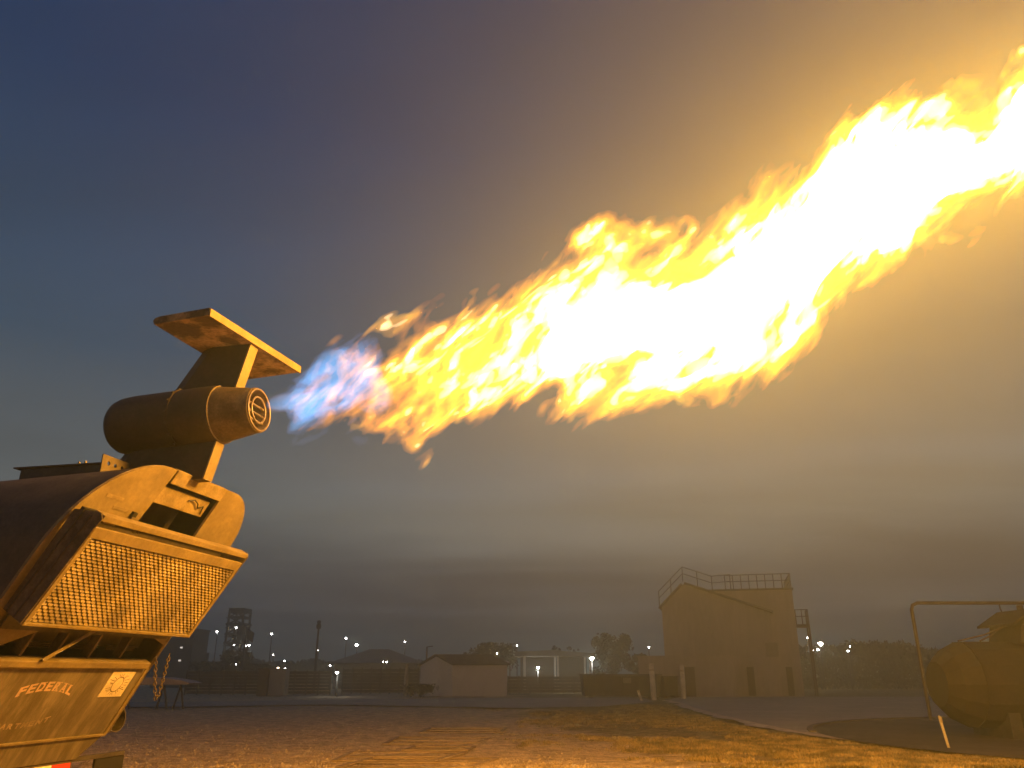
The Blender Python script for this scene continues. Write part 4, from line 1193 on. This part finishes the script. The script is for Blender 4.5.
tree(210, 690, 662, 46, 90, 'dark low bush left of the drill tower', 2000, .2, m=M_leafd, seed=9, name='bush', low=.1)
tree(258, 690, 664, 30, 92, 'dark low bush right of the drill tower', 1600, .2, m=M_leafd, seed=10, name='bush', low=.1)
tree(420, 694, 684, 30, 60, 'low dark shrub against the gable end of the shed', 1400, .10, m=M_leafd, seed=11, name='bush', low=.05)
for q, (u, vt, w_) in enumerate(((555, 643, 7), (562, 645, 6), (570, 644, 6), (577, 645, 6))):
    tree(u, 690, vt, w_, 96, 'slim upright conifer top above the pavilion roof', 700, .16, m=M_leafd, seed=20 + q, group='slim conifers behind the pavilion', low=.1)
# long scrub thicket right of the tower, one mass
mb = MB(); tk = random.Random(5)
for q in range(30000):
    u = tk.uniform(792, 1060); yy = tk.uniform(90, 102)
    topv = 649 + 3.0 * mnoise.noise((u * .06, 0, 0)) + 2.2 * mnoise.noise((u * .22, 3, 0)) - 4.5 * math.exp(-((u - 880) / 40) ** 2) + 3 * (u > 930)
    h = at_depth(u, topv, 96).z * tk.uniform(.9, 1.06)
    x = at_depth(u, 690, 96).x * yy / 96
    z = h * (1 - tk.random() ** 1.6)
    a1 = Vector((tk.gauss(0, .6), tk.gauss(0, .6), tk.gauss(0, 1))).normalized() * tk.uniform(.15, .34)
    a2 = a1.cross(Vector((tk.gauss(0, 1), tk.gauss(0, 1), tk.gauss(0, 1)))).normalized() * tk.uniform(.04, .14)
    p = Vector((x, yy, max(.1, z)))
    mb.quad_pts([p - a1, p + a2, p + a1, p - a2])
mb.build('thicket', M_leaf, label='long scrub thicket along the far edge of the yard', cat='thicket', kind='stuff')
# far dark hedge line on the left
mb = MB()
for q in range(26000):
    u = tk.uniform(-60, 470); yy = tk.uniform(134, 144)
    topv = 662 + 3.0 * mnoise.noise((u * .05, 7, 0)) + 1.5 * mnoise.noise((u * .2, 5, 0))
    h = at_depth(u, topv, 139).z * tk.uniform(.9, 1.06)
    x = at_depth(u, 690, 139).x * yy / 139
    a1 = Vector((tk.gauss(0, .8), tk.gauss(0, .6), tk.gauss(0, .8))).normalized() * tk.uniform(.2, .5)
    a2 = a1.cross(Vector((tk.gauss(0, 1), tk.gauss(0, 1), tk.gauss(0, 1)))).normalized() * tk.uniform(.1, .25)
    p = Vector((x, yy, max(.1, h * (1 - tk.random() ** 1.4))))
    mb.quad_pts([p - a1, p + a2, p + a1, p - a2])
mb.build('far_hedge', M_leafd, label='dark far hedge line behind the yard lamps', cat='hedge', kind='stuff')

# ================================================================== FLAME GEOMETRY
import openvdb
VOX = 0.0155
nx = int((FX1 - FX0) / VOX); HN, HB = 1.05, .68
nn, nb_ = int(2 * HN / VOX), int(2 * HB / VOX)
gx_ = (FX0 + VOX * np.arange(nx)).astype(np.float32)
gn_ = (-HN + VOX * np.arange(nn)).astype(np.float32)
gb_ = (-HB + VOX * np.arange(nb_)).astype(np.float32)
rs = np.random.RandomState(11)
def spl(coords, wl):                                 # cubic B-spline weights matrix of a 1D lattice
    t = (coords - coords[0]) / wl; i = np.floor(t).astype(int); f = t - i
    m = np.zeros((len(coords), i.max() + 4), np.float32)
    r_ = np.arange(len(coords))
    for k_, w_ in enumerate(((1 - f) ** 3 / 6, (3 * f ** 3 - 6 * f ** 2 + 4) / 6, (-3 * f ** 3 + 3 * f ** 2 + 3 * f + 1) / 6, f ** 3 / 6)):
        m[r_, i + k_] += w_
    return m
def lattice(wx, wn_, wb, gx=None):
    mx, mn, mb_ = spl(gx_ if gx is None else gx, wx), spl(gn_, wn_), spl(gb_, wb)
    a = rs.normal(size=(mx.shape[1], mn.shape[1], mb_.shape[1])).astype(np.float32)
    a = np.tensordot(mx, a, (1, 0))
    a = np.tensordot(a, mn, (1, 1)).transpose(0, 2, 1)
    a = a @ mb_.T
    return a / a[::3, ::3, ::3].std()
def lean(a):                                          # lean the pattern with height
    for k_ in range(nn):
        a[:, k_] = np.roll(a[:, k_], int(round(SHEAR * gn_[k_] / VOX)), axis=0)
    return a
def fbm(w0, octs, gain, stretch=1.5, gx=None):
    tot = 0; amp = 1.0; w_ = w0; norm = 0
    for _ in range(octs):
        tot = tot + amp * lattice(w_ * stretch, w_, w_, gx); norm += amp * amp
        amp *= gain; w_ *= .5
    return (tot / math.sqrt(norm)).astype(np.float32)
def prof(x, xs_, ys_): return np.interp(x, [FX0 + q for q in xs_], ys_).astype(np.float32)[:, None, None]
def seal(a):
    a[0] = a[-1] = -1; a[:, 0] = a[:, -1] = -1; a[:, :, 0] = a[:, :, -1] = -1
    return a
hh = f_half(gx_).astype(np.float32)
rr_ = np.sqrt((gn_[None, :, None] / hh[:, None, None]) ** 2 + (gb_[None, None, :] / (hh[:, None, None] * .85 + .02)) ** 2)
tongue = lean((.60 * lattice(.075, .12, .08) + .50 * lattice(.040, .06, .05)).astype(np.float32))
big = lean(fbm(.27, 2, .75, 1.3)) + .66 * tongue
LEN = FX1 - FX0
field = (1.0 - rr_) + prof(gx_, [0, 1.5, 2.6, 4.0, LEN], [.22, .22, .20, .19, .19]) * big
# the flame thickens along its way: thin, torn near the nozzle
field += prof(gx_, [0, .4, .9, 1.6, 2.3, 3.2, LEN], [-.9, -.36, -.14, -.08, -.07, -.06, -.05])
field = np.minimum(field, prof(gx_, [0, .5, 1.0, 1.8, 2.5, 3.1, 3.7], [-.16, -.10, -.02, .08, .17, .32, 1.6]) + .13 * tongue)
field += prof(gx_, [LEN - 1.2, LEN], [0, -1.6])       # taper the far end
field = seal(field)

FL = thing('flame_jet', tuple(NOZZLE), 'long roaring jet of yellow white flame shooting from the engine nozzle', 'flame')
inv = Matrix.Translation(-NOZZLE)
def iso(name, fld, level, m, label=None):
    gr_ = openvdb.FloatGrid(-1.0)
    gr_.copyFromArray(np.ascontiguousarray(fld.astype(np.float32)), tolerance=0.0)
    pts_, tri_, quad_ = gr_.convertToPolygons(isovalue=level, adaptivity=0.0)
    if len(pts_) == 0: return None
    x = FX0 + pts_[:, 0] * VOX
    z = f_mid(x) - HN + pts_[:, 1] * VOX
    y = f_y(x) - HB + pts_[:, 2] * VOX
    # swirl: smooth sideways wander, like rolling turbulence
    dx = .05 * np.sin(7.1 * z + 3.3 * y + 1.0) + .025 * np.sin(17 * z - 6 * x)
    dz = .04 * np.sin(4.3 * x + 5.1 * y) + .02 * np.sin(13 * x + 9 * y + 2)
    fade = np.clip((x - FX0) / .8, 0, 1)
    co = np.stack([x + dx * fade - NOZZLE.x, y - NOZZLE.y, z + dz * fade - NOZZLE.z], 1).astype(np.float32)
    me = bpy.data.meshes.new(name)
    me.vertices.add(len(co)); me.vertices.foreach_set('co', co.ravel())
    nq, nt = len(quad_), len(tri_)
    loops = np.concatenate([quad_.ravel(), tri_.ravel()]).astype(np.int32)
    me.loops.add(len(loops)); me.loops.foreach_set('vertex_index', loops)
    starts = np.concatenate([np.arange(nq) * 4, nq * 4 + np.arange(nt) * 3]).astype(np.int32)
    me.polygons.add(nq + nt); me.polygons.foreach_set('loop_start', starts)
    me.update(calc_edges=True); me.validate()
    me.materials.append(m)
    o = bpy.data.objects.new(name, me); C.objects.link(o); o.parent = FL
    if label: o['label'] = label
    print('flame', name, len(me.polygons))
    return o
inner_ = field + lean(.13 * fbm(.20, 3, .8, 1.7))
iso('outer_flame', field, .0, fire_volume('orange_fire', (1.0, .31, .0), 1.7), 'ragged orange outer flame')
iso('mid_flame', field, .13, fire_volume('yellow_fire', (1.0, .42, .0), 2.2), 'yellow flame inside the orange')
iso('inner_flame', inner_, .25, fire_volume('pale_yellow_fire', (1.0, .50, .02), 3.0), 'pale yellow inner flame')
iso('white_core', inner_, .42, fire_volume('white_fire', (1.0, .70, .38), 15.0), 'white hot flame core')
# blue burning gas by the nozzle, thin pinkish jets inside it
ns = int(1.7 / VOX); gs_ = gx_[:ns]
b1 = lean(fbm(.26, 4, .75, 1.3, gs_))
bf = (1.0 - rr_[:ns] * .95) * .9 + .27 * b1 + prof(gs_, [0, .05, .3, .6, .95, 1.3, 1.5], [-.45, -.22, -.20, -.22, -.34, -.62, -1.5])
bf = seal(bf)
iso('blue_flame', bf, .0, fire_volume('blue_fire', (.30, .46, 1.0), .8), 'translucent blue flame by the nozzle')
iso('bright_blue_flame', bf, .26, fire_volume('bright_blue_fire', (.08, .50, 1.0), 1.6), 'brighter blue flame wisp')
jf = np.full(bf.shape, -1.0, np.float32)
b2 = fbm(.12, 3, .6, 4.0, gs_)
for cz, cb in ((.05, .03), (-.055, -.02), (.0, .06)):
    spread = (1 + 2.0 * (gs_ - FX0))
    d_ = np.sqrt((gn_[None, :, None] - (cz * spread)[:, None, None]) ** 2 + (gb_[None, None, :] - (cb * spread)[:, None, None]) ** 2)
    jf = np.maximum(jf, .65 - d_ / (.035 + .05 * (gs_ - FX0))[:, None, None] + .35 * b2 + prof(gs_, [0, .03, .5, .8, .9], [-1, .35, .05, -1.0, -3]))
iso('gas_jet', seal(jf), .0, fire_volume('pink_fire', (1.0, .55, .40), .8), 'pale pinkish gas jet leaving the nozzle')
for lo_ in flame_lamps:
    lo_.parent = FL; lo_.matrix_parent_inverse = Matrix.Translation(-NOZZLE)

# ================================================================== HAZE
hz = MB(); hz.box(-305, 305, -14, 305, -1.1, 14.5)  # added haze stands in for the flame's veiling glare in the lens
hm = bpy.data.materials.new('glare_haze'); hm.use_nodes = True
hn, hl = hm.node_tree.nodes, hm.node_tree.links
hn.clear()
ho = hn.new('ShaderNodeOutputMaterial'); hv = hn.new('ShaderNodeVolumePrincipled')
hv.inputs['Color'].default_value = (.74, .93, .92, 1)
hv.inputs['Density'].default_value = HAZE_DENSITY
hv.inputs['Anisotropy'].default_value = HAZE_G
hl.new(hv.outputs[0], ho.inputs['Volume'])
hm.cycles.homogeneous_volume = True
hz.build('haze', hm, label='smoky dusk air over the whole yard', cat='haze', kind='stuff')
